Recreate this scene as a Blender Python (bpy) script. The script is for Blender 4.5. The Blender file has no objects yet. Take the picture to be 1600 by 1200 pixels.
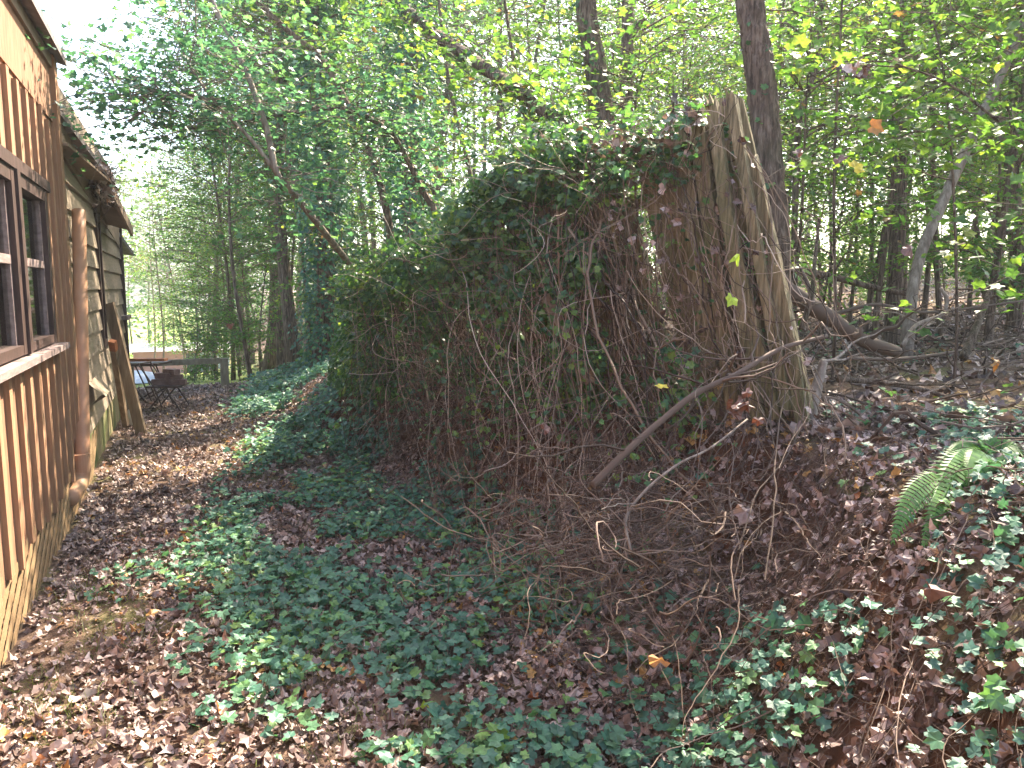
import bpy, math, random
import numpy as np
from mathutils import Vector, Matrix
rng = np.random.default_rng(7)
random.seed(7)
PI = math.pi
rad = math.radians
S = bpy.context.scene
COL = S.collection

# ---------------------------------------------------------------- camera
YAW, PIT, EYE = rad(22.9), rad(7.13), 1.6
cd = bpy.data.cameras.new('camera')
cd.sensor_width = 36.0
cd.lens = 27.0
cd.clip_start = 0.05
cd.clip_end = 600
cam = bpy.data.objects.new('camera', cd)
cam.location = (0, 0, EYE)
cam.rotation_euler = (PI/2 - PIT, 0, -YAW)
COL.objects.link(cam)
S.camera = cam

# ---------------------------------------------------------------- light
SUN_AZ, SUN_EL = rad(52), rad(48)
w = bpy.data.worlds.new('World')
S.world = w
w.use_nodes = True
wn = w.node_tree
sky = wn.nodes.new('ShaderNodeTexSky')
sky.sky_type = 'NISHITA'
sky.sun_disc = False
sky.sun_elevation = SUN_EL
sky.sun_rotation = SUN_AZ
sky.dust_density = 3.0
sky.air_density = 1.0
bg = wn.nodes['Background']
wn.links.new(sky.outputs[0], bg.inputs[0])
bg.inputs[1].default_value = 0.115
ld = bpy.data.lights.new('sun', 'SUN')
ld.energy = 4.3
ld.angle = rad(0.6)
ld.color = (1.0, 0.87, 0.70)
sun = bpy.data.objects.new('sun', ld)
sd = Vector((math.sin(SUN_AZ)*math.cos(SUN_EL), math.cos(SUN_AZ)*math.cos(SUN_EL), math.sin(SUN_EL)))
sun.rotation_euler = sd.to_track_quat('Z', 'Y').to_euler()
COL.objects.link(sun)
S.view_settings.view_transform = 'Standard'
S.view_settings.look = 'None'
S.view_settings.exposure = 2.8
S.view_settings.gamma = 1.0
S.cycles.max_bounces = 8
S.cycles.diffuse_bounces = 4
S.cycles.transmission_bounces = 4

# ---------------------------------------------------------------- pixel helpers (1600 x 1200 photo)
CP = np.array([0, 0, EYE])
FW = np.array([math.sin(YAW)*math.cos(PIT), math.cos(YAW)*math.cos(PIT), -math.sin(PIT)])
RT = np.array([math.cos(YAW), -math.sin(YAW), 0.0])
UP = np.cross(RT, FW)
def ray(x, y): return FW + RT*(x-800)/1200 + UP*(600-y)/1200
def at(x, y, D): return CP + ray(x, y)*D
def atz(x, y, z=0.0):
    d = ray(x, y); return CP + d*((z-EYE)/d[2])
def atx(x, y, X):
    d = ray(x, y); return CP + d*(X/d[0])

# ---------------------------------------------------------------- noise
def _h(ix, iy, s):
    n = (ix*374761393 + iy*668265263 + s*974634777) & 0x7fffffff
    n = ((n ^ (n >> 13))*1274126177) & 0x7fffffff
    return ((n ^ (n >> 16)) & 0xffff)/65535.0
def vnoise(x, y, s=0):
    x = np.asarray(x, float); y = np.asarray(y, float)
    ix = np.floor(x).astype(np.int64); iy = np.floor(y).astype(np.int64)
    fx = x-ix; fy = y-iy
    fx = fx*fx*(3-2*fx); fy = fy*fy*(3-2*fy)
    a = _h(ix, iy, s); b = _h(ix+1, iy, s); c = _h(ix, iy+1, s); d = _h(ix+1, iy+1, s)
    return (a*(1-fx)+b*fx)*(1-fy) + (c*(1-fx)+d*fx)*fy
def fbm(x, y, s=0, o=4):
    t = 0; a = .5
    for i in range(o):
        t = t + a*vnoise(x*2**i, y*2**i, s+i); a *= .5
    return t
def sm(t):
    t = np.clip(t, 0, 1); return t*t*(3-2*t)

# ---------------------------------------------------------------- terrain height
def T(x, y, rough=True):
    x = np.asarray(x, float); y = np.asarray(y, float)
    toe = np.interp(y, [-2, 1, 2.4, 3.7, 6, 8, 10.5, 13, 16], [.95, 1.05, 1.5, 1.65, 1.42, 1.2, .95, .9, .9])
    wid = np.interp(y, [0, 1.5, 2.8, 3.6, 5, 6.5, 8, 12], [1.35, 1.3, 1.22, .85, .7, .6, .6, 1.6])
    H = np.interp(y, [0, 3, 5, 8, 12, 17], [.95, .93, .78, .62, .42, .3])
    u = (x-toe)/wid
    st = sm((y-1.8)/.9)*(1-sm((y-6.5)/2))
    z = H*((1-st)*sm(u)**.85 + st*(.42*sm(u/.8)+.58*sm((u-.5)/.42)))
    z = z + np.clip(x-toe-wid, 0, 30)*.045 + np.clip(x-toe-wid-6, 0, 30)*.03
    far = np.clip(y-13.6, 0, 50)
    side = 1-sm((x-2.0)/9)
    z = z - far*.098*side
    if rough:
        z = z + (fbm(x*1.3, y*1.3, 3)-.47)*.16*np.clip(.35+np.clip(u, 0, 1), 0, 1) + (fbm(x*6, y*6, 9, 3)-.43)*.05
    return z
def TN(x, y):
    e = .06
    dx = (T(x+e, y)-T(x-e, y))/(2*e); dy = (T(x, y+e)-T(x, y-e))/(2*e)
    n = np.stack([-dx, -dy, np.ones_like(dx)], -1)
    return n/np.linalg.norm(n, axis=-1, keepdims=True)

# ---------------------------------------------------------------- mesh building
class MB:
    def __init__(s): s.v = []; s.f = []; s.n = 0
    def add(s, V, F):
        V = np.asarray(V, float).reshape(-1, 3); F = np.asarray(F, int)
        if len(V) == 0 or len(F) == 0: return
        s.v.append(V); s.f.append(F+s.n); s.n += len(V)
    def box(s, x0, x1, y0, y1, z0, z1):
        V = [(x, y, z) for x in (x0, x1) for y in (y0, y1) for z in (z0, z1)]
        s.add(V, [[0, 1, 3, 2], [4, 6, 7, 5], [0, 4, 5, 1], [2, 3, 7, 6], [0, 2, 6, 4], [1, 5, 7, 3]])
    def beam(s, a, b, wd, th, side=(1, 0, 0)):
        a = np.array(a, float); b = np.array(b, float); d = b-a; d = d/np.linalg.norm(d)
        sx = np.array(side, float); sx = sx-d*(sx@d); sx /= np.linalg.norm(sx); sy = np.cross(d, sx)
        V = [p+sx*i*wd/2+sy*j*th/2 for p in (a, b) for i in (-1, 1) for j in (-1, 1)]
        s.add(V, [[0, 1, 3, 2], [4, 6, 7, 5], [0, 4, 5, 1], [2, 3, 7, 6], [0, 2, 6, 4], [1, 5, 7, 3]])
    def tube(s, P, R, k=8, bump=0.0):
        P = np.asarray(P, float); R = np.broadcast_to(np.asarray(R, float), (len(P),))
        s.tubes(P[None], R[None], k, bump)
    def tubes(s, P, R, k=4, bump=0.0):
        N, n, _ = P.shape
        t = np.gradient(P, axis=1); t /= (np.linalg.norm(t, axis=-1, keepdims=True)+1e-9)
        ref = np.where(np.abs(t[..., 2:3]) > .9, np.array([1., 0, 0]), np.array([0, 0, 1.]))
        ref = np.broadcast_to(ref[:, n//2:n//2+1], t.shape)
        a = np.cross(t, ref); a /= (np.linalg.norm(a, axis=-1, keepdims=True)+1e-9)
        b = np.cross(t, a)
        th = np.arange(k)*2*PI/k
        rr = R[:, :, None]*np.ones(k)
        if bump: rr = rr*(1+rng.normal(0, bump, rr.shape))
        V = P[:, :, None, :] + rr[..., None]*(np.cos(th)[:, None]*a[:, :, None, :] + np.sin(th)[:, None]*b[:, :, None, :])
        i = np.arange(n-1)[:, None]; j = np.arange(k)[None]
        q = np.stack([i*k+j, i*k+(j+1) % k, (i+1)*k+(j+1) % k, (i+1)*k+j], -1).reshape(-1, 4)
        F = (q[None] + (np.arange(N)*n*k)[:, None, None]).reshape(-1, 4)
        s.add(V.reshape(-1, 3), F)
        if k > 4:
            caps = np.array([[0]+[c, c+1] for c in range(1, k-1)])
            F2 = ((caps+(n-1)*k)[None] + (np.arange(N)*n*k)[:, None, None]).reshape(-1, 3)
            s.f.append(F2 + s.n - N*n*k)
            F3 = (caps[:, ::-1][None] + (np.arange(N)*n*k)[:, None, None]).reshape(-1, 3)
            s.f.append(F3 + s.n - N*n*k)
    def leaves(s, tmpl, pos, nrm, size, tilt=.4, fwd=None):
        TV, TF = tmpl; N = len(pos)
        if N == 0: return
        n = nrm + rng.normal(0, tilt, (N, 3)); n /= np.linalg.norm(n, axis=1, keepdims=True)
        r = rng.normal(0, 1, (N, 3)) if fwd is None else fwd + rng.normal(0, .5, (N, 3))
        t = r - n*(r*n).sum(1, keepdims=True); t /= (np.linalg.norm(t, axis=1, keepdims=True)+1e-9)
        b = np.cross(n, t)
        size = np.broadcast_to(size, (N,))
        K = len(TV)
        pick = rng.integers(0, K, N)
        for k in range(K):
            m = pick == k
            V = TV[k][None]*size[m][:, None, None]
            W = pos[m][:, None]+V[..., 0:1]*b[m][:, None]+V[..., 1:2]*t[m][:, None]+V[..., 2:3]*n[m][:, None]
            nv = TV[k].shape[0]
            F = (TF[None]+(np.arange(m.sum())*nv)[:, None, None]).reshape(-1, TF.shape[1])
            s.add(W.reshape(-1, 3), F)
    def mesh(s, name, mat, smooth=False):
        me = bpy.data.meshes.new(name)
        if s.n:
            V = np.concatenate(s.v); me.vertices.add(len(V)); me.vertices.foreach_set('co', V.astype(np.float32).ravel())
            L = np.concatenate([f.ravel() for f in s.f]).astype(np.int32)
            tot = np.concatenate([np.full(len(f), f.shape[1]) for f in s.f]).astype(np.int32)
            me.loops.add(len(L)); me.loops.foreach_set('vertex_index', L)
            me.polygons.add(len(tot))
            me.polygons.foreach_set('loop_start', (np.cumsum(tot)-tot).astype(np.int32))
            me.polygons.foreach_set('loop_total', tot)
            me.polygons.foreach_set('use_smooth', np.full(len(tot), bool(smooth)))
            me.update(calc_edges=True)
        me.materials.append(mat)
        return me
    def build(s, name, mat, parent=None, smooth=False):
        o = bpy.data.objects.new(name, s.mesh(name, mat, smooth)); COL.objects.link(o)
        if parent is not None: o.parent = parent
        return o
def tag(o, label=None, cat=None, group=None, kind=None):
    if label: o['label'] = label
    if cat: o['category'] = cat
    if group: o['group'] = group
    if kind: o['kind'] = kind
    return o
def empty(name, loc=(0, 0, 0), rz=0.0):
    o = bpy.data.objects.new(name, None); o.empty_display_size = .2
    o.location = loc; o.rotation_euler = (0, 0, rz); COL.objects.link(o); return o
def curve(P, n=24):
    """Catmull-Rom through the points"""
    P = np.asarray(P, float); m = len(P)
    Q = np.vstack([2*P[0]-P[1], P, 2*P[-1]-P[-2]])
    u = np.linspace(0, m-1-1e-6, n); i = u.astype(int); t = (u-i)[:, None]
    a, b, c, d = Q[i], Q[i+1], Q[i+2], Q[i+3]
    return .5*(2*b+(c-a)*t+(2*a-5*b+4*c-d)*t*t+(3*b-a-3*c+d)*t**3)

# ---------------------------------------------------------------- leaf templates
def fan(ang, rr, curls):
    a = np.radians(ang); r = np.array(rr)
    B = np.stack([np.cos(a)*r, np.sin(a)*r], -1); B = np.vstack([[0, 0], B])
    n = len(ang)
    F = np.array([[0, 1+i, 1+(i+1) % n] for i in range(n)])
    TV = []
    for c in curls:
        x, y = B[:, 0], B[:, 1]
        z = c[0]*x*x + c[1]*y*y + c[2]*x*y + c[3]*np.abs(x) + np.array([0]+[c[4]*math.sin(i*2.3+c[5]) for i in range(n)])
        TV.append(np.stack([x*(1-abs(c[0])*.35), y*(1-abs(c[1])*.35)+.1, z], -1))
    return TV, F
MA = [-90, -50, -22, 6, 35, 60, 90, 120, 145, 174, 202, 230]
MR = [.12, .45, .62, .42, .92, .48, 1.08, .5, .88, .42, .6, .46]
DR = [.2, .6, .72, .66, .9, .72, 1.0, .7, .88, .64, .7, .6]
dead_t = ([], None)
for _ in range(18):
    q_ = fan(MA, [a*random.uniform(.82, 1.15) for a in DR], [(rng.uniform(-1.1, 1.2), rng.uniform(-.9, .9), rng.uniform(-.8, .8), rng.uniform(-.4, .4), rng.uniform(.04, .2), rng.uniform(0, 6))])
    dead_t = (dead_t[0]+q_[0], q_[1])
maple_t = fan(MA, [.15, .5, .66, .56, .86, .62, 1.0, .62, .86, .56, .66, .5], [(rng.uniform(-.3, .1), rng.uniform(-.3, 0), rng.uniform(-.1, .1), rng.uniform(0, .2), .03, rng.uniform(0, 6)) for _ in range(5)])
IA = [-90, -60, -20, 8, 38, 62, 90, 118, 142, 172, 200, 240]
IR = [.22, .58, .72, .58, .86, .60, 1.05, .62, .84, .58, .7, .56]
ivy_t = fan(IA, IR, [(rng.uniform(-.3, .1), rng.uniform(-.3, .1), 0, rng.uniform(0, .2), .03, rng.uniform(0, 6)) for _ in range(5)])
oval_t = ([np.array([(0, -.7, 0), (.3, -.25, f), (.32, .25, f), (0, .8, g), (-.32, .25, f), (-.3, -.25, f)]) for f, g in ((.1, -.1), (.02, .1), (.15, 0))],
          np.array([[0, 1, 5, 5], [1, 2, 4, 5], [2, 3, 4, 4]])[:, :4])
oval_t = (oval_t[0], np.array([[0, 1, 2, 3], [0, 3, 4, 5]]))
dia_t = ([np.array([(0, -.6, 0), (.42, 0, f), (0, .75, 0), (-.42, 0, f)]) for f in (.12, -.08, .02)], np.array([[0, 1, 2, 3]]))

# ---------------------------------------------------------------- materials
def nmat(name):
    m = bpy.data.materials.new(name); m.use_nodes = True
    nt = m.node_tree; nt.nodes.clear()
    return m, nt, nt.nodes, nt.links
def ramp(nd, stops, interp='LINEAR'):
    r = nd.new('ShaderNodeValToRGB'); r.color_ramp.interpolation = interp
    el = r.color_ramp.elements
    while len(el) < len(stops): el.new(.5)
    for e, (p, c) in zip(el, stops):
        e.position = p; e.color = (c[0], c[1], c[2], 1)
    return r
def leafmat(name, stops, trans=.4, rough=.5, spec=.5, tgain=1.6, ttint=(1, 1, .55)):
    m, nt, nd, lk = nmat(name)
    g = nd.new('ShaderNodeNewGeometry'); tc = nd.new('ShaderNodeTexCoord')
    nz = nd.new('ShaderNodeTexNoise'); nz.inputs['Scale'].default_value = .9; nz.inputs['Detail'].default_value = 2
    lk.new(tc.outputs['Object'], nz.inputs['Vector'])
    ma = nd.new('ShaderNodeMath'); ma.operation = 'MULTIPLY_ADD'; ma.inputs[1].default_value = .9; ma.inputs[2].default_value = -.45
    lk.new(nz.outputs[0], ma.inputs[0])
    ad = nd.new('ShaderNodeMath'); ad.operation = 'ADD'; ad.use_clamp = True
    lk.new(g.outputs['Random Per Island'], ad.inputs[0]); lk.new(ma.outputs[0], ad.inputs[1])
    r = ramp(nd, stops); lk.new(ad.outputs[0], r.inputs[0])
    # mottling within each leaf
    n2 = nd.new('ShaderNodeTexNoise'); n2.inputs['Scale'].default_value = 45; n2.inputs['Detail'].default_value = 3
    lk.new(tc.outputs['Object'], n2.inputs['Vector'])
    mr = nd.new('ShaderNodeMapRange'); mr.inputs[1].default_value = .3; mr.inputs[2].default_value = .7; mr.inputs[3].default_value = .65; mr.inputs[4].default_value = 1.25
    lk.new(n2.outputs[0], mr.inputs[0])
    mu = nd.new('ShaderNodeMix'); mu.data_type = 'RGBA'; mu.blend_type = 'MULTIPLY'; mu.inputs[0].default_value = 1
    lk.new(r.outputs[0], mu.inputs[6]); lk.new(mr.outputs[0], mu.inputs[7])
    p = nd.new('ShaderNodeBsdfPrincipled'); lk.new(mu.outputs[2], p.inputs['Base Color'])
    p.inputs['Roughness'].default_value = rough; p.inputs['Specular IOR Level'].default_value = spec
    out = nd.new('ShaderNodeOutputMaterial')
    if trans > 0:
        t = nd.new('ShaderNodeBsdfTranslucent')
        m2 = nd.new('ShaderNodeMix'); m2.data_type = 'RGBA'; m2.blend_type = 'MULTIPLY'; m2.inputs[0].default_value = 1
        lk.new(mu.outputs[2], m2.inputs[6]); m2.inputs[7].default_value = (tgain*ttint[0], tgain*ttint[1], tgain*ttint[2], 1)
        lk.new(m2.outputs[2], t.inputs[0])
        mx = nd.new('ShaderNodeMixShader'); mx.inputs[0].default_value = trans
        lk.new(p.outputs[0], mx.inputs[1]); lk.new(t.outputs[0], mx.inputs[2]); lk.new(mx.outputs[0], out.inputs[0])
    else: lk.new(p.outputs[0], out.inputs[0])
    return m
def surf(name, stops, scale=(1, 1, 1), nscale=3, detail=6, rough=.85, bump=.3, bdist=.02, island=0.0, spec=.3, metal=0, second=None, distort=0.0, coord='Object', stops2=None):
    m, nt, nd, lk = nmat(name)
    tc = nd.new('ShaderNodeTexCoord'); mp = nd.new('ShaderNodeMapping'); mp.inputs['Scale'].default_value = scale
    lk.new(tc.outputs[coord], mp.inputs[0])
    nz = nd.new('ShaderNodeTexNoise'); nz.inputs['Scale'].default_value = nscale; nz.inputs['Detail'].default_value = detail
    nz.inputs['Roughness'].default_value = .65; nz.inputs['Distortion'].default_value = distort
    lk.new(mp.outputs[0], nz.inputs['Vector'])
    src = nz.outputs[0]
    mr = nd.new('ShaderNodeMapRange'); mr.inputs[1].default_value = .28; mr.inputs[2].default_value = .72
    lk.new(src, mr.inputs[0]); src = mr.outputs[0]
    if island:
        g = nd.new('ShaderNodeNewGeometry'); ma = nd.new('ShaderNodeMath'); ma.operation = 'MULTIPLY_ADD'
        ma.inputs[1].default_value = island; lk.new(g.outputs['Random Per Island'], ma.inputs[0])
        ob = nd.new('ShaderNodeMath'); ob.operation = 'MULTIPLY_ADD'; ob.inputs[1].default_value = 1-island; ob.inputs[2].default_value = 0
        lk.new(src, ob.inputs[0]); lk.new(ob.outputs[0], ma.inputs[2]); src = ma.outputs[0]
    r = ramp(nd, stops); lk.new(src, r.inputs[0]); colr = r.outputs[0]
    if stops2:   # large patches (moss, dirt, stains)
        n3 = nd.new('ShaderNodeTexNoise'); n3.inputs['Scale'].default_value = stops2[0]; n3.inputs['Detail'].default_value = 5
        lk.new(tc.outputs[coord], n3.inputs['Vector'])
        m3 = nd.new('ShaderNodeMapRange'); m3.inputs[1].default_value = stops2[1]; m3.inputs[2].default_value = stops2[2]; m3.inputs[4].default_value = stops2[4]
        lk.new(n3.outputs[0], m3.inputs[0])
        mx = nd.new('ShaderNodeMix'); mx.data_type = 'RGBA'; lk.new(m3.outputs[0], mx.inputs[0]); lk.new(colr, mx.inputs[6])
        mx.inputs[7].default_value = (*stops2[3], 1); colr = mx.outputs[2]
    p = nd.new('ShaderNodeBsdfPrincipled'); lk.new(colr, p.inputs['Base Color'])
    p.inputs['Roughness'].default_value = rough; p.inputs['Specular IOR Level'].default_value = spec; p.inputs['Metallic'].default_value = metal
    if bump:
        bp = nd.new('ShaderNodeBump'); bp.inputs['Strength'].default_value = bump; bp.inputs['Distance'].default_value = bdist
        lk.new(nz.outputs[0], bp.inputs['Height']); lk.new(bp.outputs[0], p.inputs['Normal'])
    out = nd.new('ShaderNodeOutputMaterial'); lk.new(p.outputs[0], out.inputs[0])
    return m

M = {}
M['ivy'] = leafmat('ivy_leaf', [(0, (.03, .1, .065)), (.5, (.06, .17, .11)), (.85, (.09, .22, .09)), (1, (.16, .28, .06))], trans=.28, rough=.5, spec=.5, tgain=1.8)
M['ivyfence'] = leafmat('fence_ivy_leaf', [(0, (.03, .085, .035)), (.5, (.06, .15, .045)), (.85, (.11, .21, .045)), (1, (.2, .28, .05))], trans=.45, rough=.38, spec=.6, tgain=1.8)
M['dead'] = leafmat('dead_leaf', [(0, (.05, .027, .02)), (.3, (.15, .097, .08)), (.55, (.275, .195, .165)), (.8, (.41, .305, .26)), (.95, (.5, .39, .34)), (.97, (.4, .15, .06)), (1, (.45, .26, .08))], trans=.1, rough=.5, spec=.5, tgain=1.1, ttint=(1, .8, .65))
M['canopy'] = leafmat('tree_leaf', [(0, (.04, .09, .025)), (.5, (.07, .15, .045)), (.85, (.11, .2, .05)), (1, (.2, .25, .06))], trans=.48, rough=.45, spec=.5, tgain=1.8)
M['canopydark'] = leafmat('tree_leaf_cool', [(0, (.03, .085, .05)), (.5, (.055, .14, .075)), (1, (.1, .2, .07))], trans=.5, rough=.42, spec=.55, tgain=2.1, ttint=(1, 1, .7))
M['canopylime'] = leafmat('tree_leaf_lime', [(0, (.05, .12, .03)), (.5, (.095, .185, .04)), (.85, (.15, .24, .045)), (.985, (.22, .26, .05)), (1, (.2, .12, .05))], trans=.5, rough=.45, spec=.5, tgain=1.8)
M['fern'] = leafmat('fern_frond', [(0, (.05, .15, .025)), (1, (.11, .25, .04))], trans=.35)
M['grass'] = leafmat('grass_blade', [(0, (.1, .16, .03)), (1, (.25, .28, .08))], trans=.4)
M['yellow'] = leafmat('yellow_leaf', [(0, (.5, .4, .03)), (1, (.6, .5, .05))], trans=.35, ttint=(1, .9, .4))
M['lime'] = leafmat('lime_leaf', [(0, (.3, .45, .04)), (1, (.4, .5, .06))], trans=.5)
M['orange'] = leafmat('orange_leaf', [(0, (.3, .13, .03)), (1, (.42, .22, .05))], trans=.3, ttint=(1, .7, .3))
M['russet'] = leafmat('russet_leaf', [(0, (.1, .048, .033)), (1, (.22, .11, .08))], trans=.12, ttint=(1, .6, .4))
M['bark'] = surf('bark', [(0, (.025, .016, .011)), (.4, (.11, .072, .05)), (.65, (.2, .138, .1)), (1, (.31, .235, .18))], scale=(11, 11, 1.3), nscale=4, bump=1, bdist=.05, stops2=(2.2, .52, .7, (.08, .1, .05), .5))
M['barkpale'] = surf('pale_bark', [(0, (.09, .065, .048)), (.5, (.21, .165, .13)), (1, (.38, .32, .26))], scale=(5, 5, 1), nscale=5, bump=.6, bdist=.01)
M['twig'] = surf('twig', [(0, (.04, .026, .018)), (.6, (.12, .082, .06)), (1, (.26, .195, .15))], nscale=6, bump=0, island=.8, rough=.8)
M['vine'] = surf('vine_stem', [(0, (.025, .015, .01)), (.4, (.11, .07, .045)), (.75, (.26, .18, .12)), (1, (.52, .42, .32))], nscale=5, bump=0, island=.95, rough=.7)
M['fencewood'] = surf('weathered_fence_wood', [(0, (.035, .026, .015)), (.35, (.15, .117, .06)), (.65, (.26, .205, .11)), (1, (.4, .31, .19))], scale=(22, 22, 1.1), nscale=3, bump=.9, bdist=.02, stops2=(2.5, .48, .66, (.1, .115, .045), .6), distort=.4)
M['siding'] = surf('brown_board_siding', [(0, (.14, .068, .038)), (.5, (.23, .115, .062)), (1, (.32, .17, .098))], scale=(6, 6, .7), nscale=9, bump=.3, bdist=.002, stops2=(1.7, .55, .75, (.14, .11, .07), .55))
M['batten'] = surf('tan_batten', [(0, (.18, .088, .045)), (.5, (.29, .155, .082)), (1, (.4, .235, .135))], scale=(7, 7, .6), nscale=9, bump=.3, bdist=.002, island=.4, stops2=(2.1, .56, .76, (.16, .13, .07), .5))
M['lap'] = surf('beige_lap_siding', [(0, (.17, .13, .09)), (.5, (.25, .195, .14)), (1, (.33, .26, .195))], scale=(5, .7, 5), nscale=9, bump=.2, bdist=.0015, island=.25, stops2=(1.6, .55, .75, (.2, .19, .12), .5))
M['skirt'] = surf('mossy_skirt_board', [(0, (.12, .11, .05)), (.5, (.25, .21, .11)), (1, (.4, .33, .18))], scale=(6, 6, .8), nscale=3, island=.4, bump=.4, stops2=(2.5, .42, .62, (.1, .14, .035), .8))
M['trim'] = surf('dark_window_trim', [(0, (.025, .014, .011)), (1, (.07, .038, .03))], scale=(4, 4, 1), nscale=5, bump=.2, rough=.6)
M['lattice'] = surf('lattice_wood', [(0, (.17, .105, .05)), (1, (.33, .22, .115))], nscale=4, bump=.3, island=.4)
M['sill'] = surf('weathered_sill', [(0, (.12, .085, .075)), (1, (.27, .2, .18))], scale=(5, 1, 5), nscale=6, bump=.3)
M['soffit'] = surf('soffit_board', [(0, (.17, .12, .08)), (1, (.28, .2, .14))], nscale=4, bump=.2)
M['roof'] = surf('grey_roof_edge', [(0, (.1, .085, .085)), (1, (.26, .22, .21))], nscale=8, bump=.4)
M['pipe'] = surf('tan_pipe', [(0, (.34, .17, .09)), (.6, (.44, .23, .13)), (1, (.5, .28, .17))], nscale=3, rough=.5, bump=.05, stops2=(3, .58, .75, (.24, .2, .1), .5))
M['curtain'] = surf('curtain_cloth', [(0, (.5, .47, .4)), (1, (.7, .67, .58))], scale=(1, 1, .2), nscale=4, bump=.1)
M['dark'] = surf('painted_shade', [(0, (.02, .02, .02)), (1, (.04, .035, .03))], bump=0)  # near-black colour stands for the shade behind openings
M['metal'] = surf('rusty_dark_metal', [(0, (.04, .03, .028)), (1, (.12, .08, .065))], nscale=20, bump=.1, rough=.5, metal=.4)
M['brick'] = surf('old_brick', [(0, (.1, .06, .055)), (1, (.22, .14, .125))], nscale=12, bump=.4)
M['lumber'] = surf('brown_lumber', [(0, (.13, .085, .05)), (.6, (.24, .165, .1)), (1, (.34, .25, .16))], scale=(8, 8, 1), nscale=3, bump=.3)
M['rust'] = surf('rusty_metal', [(0, (.2, .07, .03)), (1, (.36, .14, .06))], nscale=15, bump=.2)
M['railwood'] = surf('grey_rail_wood', [(0, (.16, .13, .09)), (1, (.32, .28, .2))], scale=(3, 3, 1), nscale=5, bump=.3)
M['pinkwall'] = surf('faded_pink_wall', [(0, (.34, .15, .12)), (1, (.45, .23, .2))], nscale=2, bump=.1)
M['whiteroof'] = surf('white_roof', [(0, (.42, .38, .37)), (1, (.55, .52, .5))], nscale=2, bump=.05)
M['bluepanel'] = surf('blue_tarp', [(0, (.38, .42, .46)), (1, (.5, .54, .58))], nscale=3, bump=.2)
M['plastic'] = surf('cloudy_plastic', [(0, (.5, .5, .46)), (1, (.66, .66, .62))], nscale=5, bump=.1, rough=.4)
# glass
m, nt, nd, lk = nmat('window_glass')
p = nd.new('ShaderNodeBsdfGlossy'); p.inputs['Roughness'].default_value = .03; p.inputs[0].default_value = (.9, .9, .9, 1)
t = nd.new('ShaderNodeBsdfTransparent'); t.inputs[0].default_value = (.75, .78, .75, 1)
fr = nd.new('ShaderNodeFresnel'); fr.inputs[0].default_value = 1.5
mx = nd.new('ShaderNodeMixShader'); lk.new(fr.outputs[0], mx.inputs[0]); lk.new(t.outputs[0], mx.inputs[1]); lk.new(p.outputs[0], mx.inputs[2])
o = nd.new('ShaderNodeOutputMaterial'); lk.new(mx.outputs[0], o.inputs[0]); M['glass'] = m
# ground: soil, moss, red clay on the bank, lawn beyond
m, nt, nd, lk = nmat('forest_soil')
g = nd.new('ShaderNodeNewGeometry')
def tn(scale, det=5, rough=.6):
    n = nd.new('ShaderNodeTexNoise'); n.inputs['Scale'].default_value = scale; n.inputs['Detail'].default_value = det; n.inputs['Roughness'].default_value = rough
    lk.new(g.outputs['Position'], n.inputs['Vector']); return n
def mixc(f, a, b):
    x = nd.new('ShaderNodeMix'); x.data_type = 'RGBA'
    lk.new(f, x.inputs[0])
    for i, c in ((6, a), (7, b)):
        if isinstance(c, tuple): x.inputs[i].default_value = (*c, 1)
        else: lk.new(c, x.inputs[i])
    return x.outputs[2]
def mrange(src, a, b, lo=0, hi=1):
    r = nd.new('ShaderNodeMapRange'); r.inputs[1].default_value = a; r.inputs[2].default_value = b; r.inputs[3].default_value = lo; r.inputs[4].default_value = hi
    lk.new(src, r.inputs[0]); return r.outputs[0]
n1 = tn(22, 8, .75); r1 = ramp(nd, [(.3, (.045, .03, .022)), (.5, (.13, .085, .06)), (.7, (.26, .17, .12))]); lk.new(n1.outputs[0], r1.inputs[0])
moss = mixc(mrange(tn(60, 4).outputs[0], .35, .65), (.1, .1, .04), (.2, .19, .08))
c1 = mixc(mrange(tn(1.7, 5).outputs[0], .5, .66, 0, .8), r1.outputs[0], moss)
sx = nd.new('ShaderNodeSeparateXYZ'); lk.new(g.outputs['Position'], sx.inputs[0])
clay = mixc(mrange(tn(9, 6).outputs[0], .35, .65), (.06, .03, .018), (.15, .065, .034))
sn = nd.new('ShaderNodeSeparateXYZ'); lk.new(g.outputs['Normal'], sn.inputs[0])
steep = mrange(sn.outputs[2], .93, .8)
pure = nd.new('ShaderNodeMath'); pure.operation = 'MULTIPLY'; lk.new(steep, pure.inputs[0]); lk.new(mrange(tn(1.1, 3).outputs[0], .4, .55), pure.inputs[1])
c2 = mixc(pure.outputs[0], c1, clay)
lawn = mixc(mrange(tn(3, 5).outputs[0], .3, .7), (.16, .22, .05), (.32, .33, .1))
lx = mrange(sx.outputs[0], 5.0, 1.0); ly = mrange(sx.outputs[1], 13.6, 14.6)
lm = nd.new('ShaderNodeMath'); lm.operation = 'MULTIPLY'; lk.new(lx, lm.inputs[0]); lk.new(ly, lm.inputs[1])
c3 = mixc(lm.outputs[0], c2, lawn)
p = nd.new('ShaderNodeBsdfPrincipled'); lk.new(c3, p.inputs['Base Color']); p.inputs['Roughness'].default_value = .95
p.inputs['Specular IOR Level'].default_value = .15
bp = nd.new('ShaderNodeBump'); bp.inputs['Strength'].default_value = .9; bp.inputs['Distance'].default_value = .03
lk.new(n1.outputs[0], bp.inputs['Height']); lk.new(bp.outputs[0], p.inputs['Normal'])
o = nd.new('ShaderNodeOutputMaterial'); lk.new(p.outputs[0], o.inputs[0]); M['ground'] = m

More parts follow.
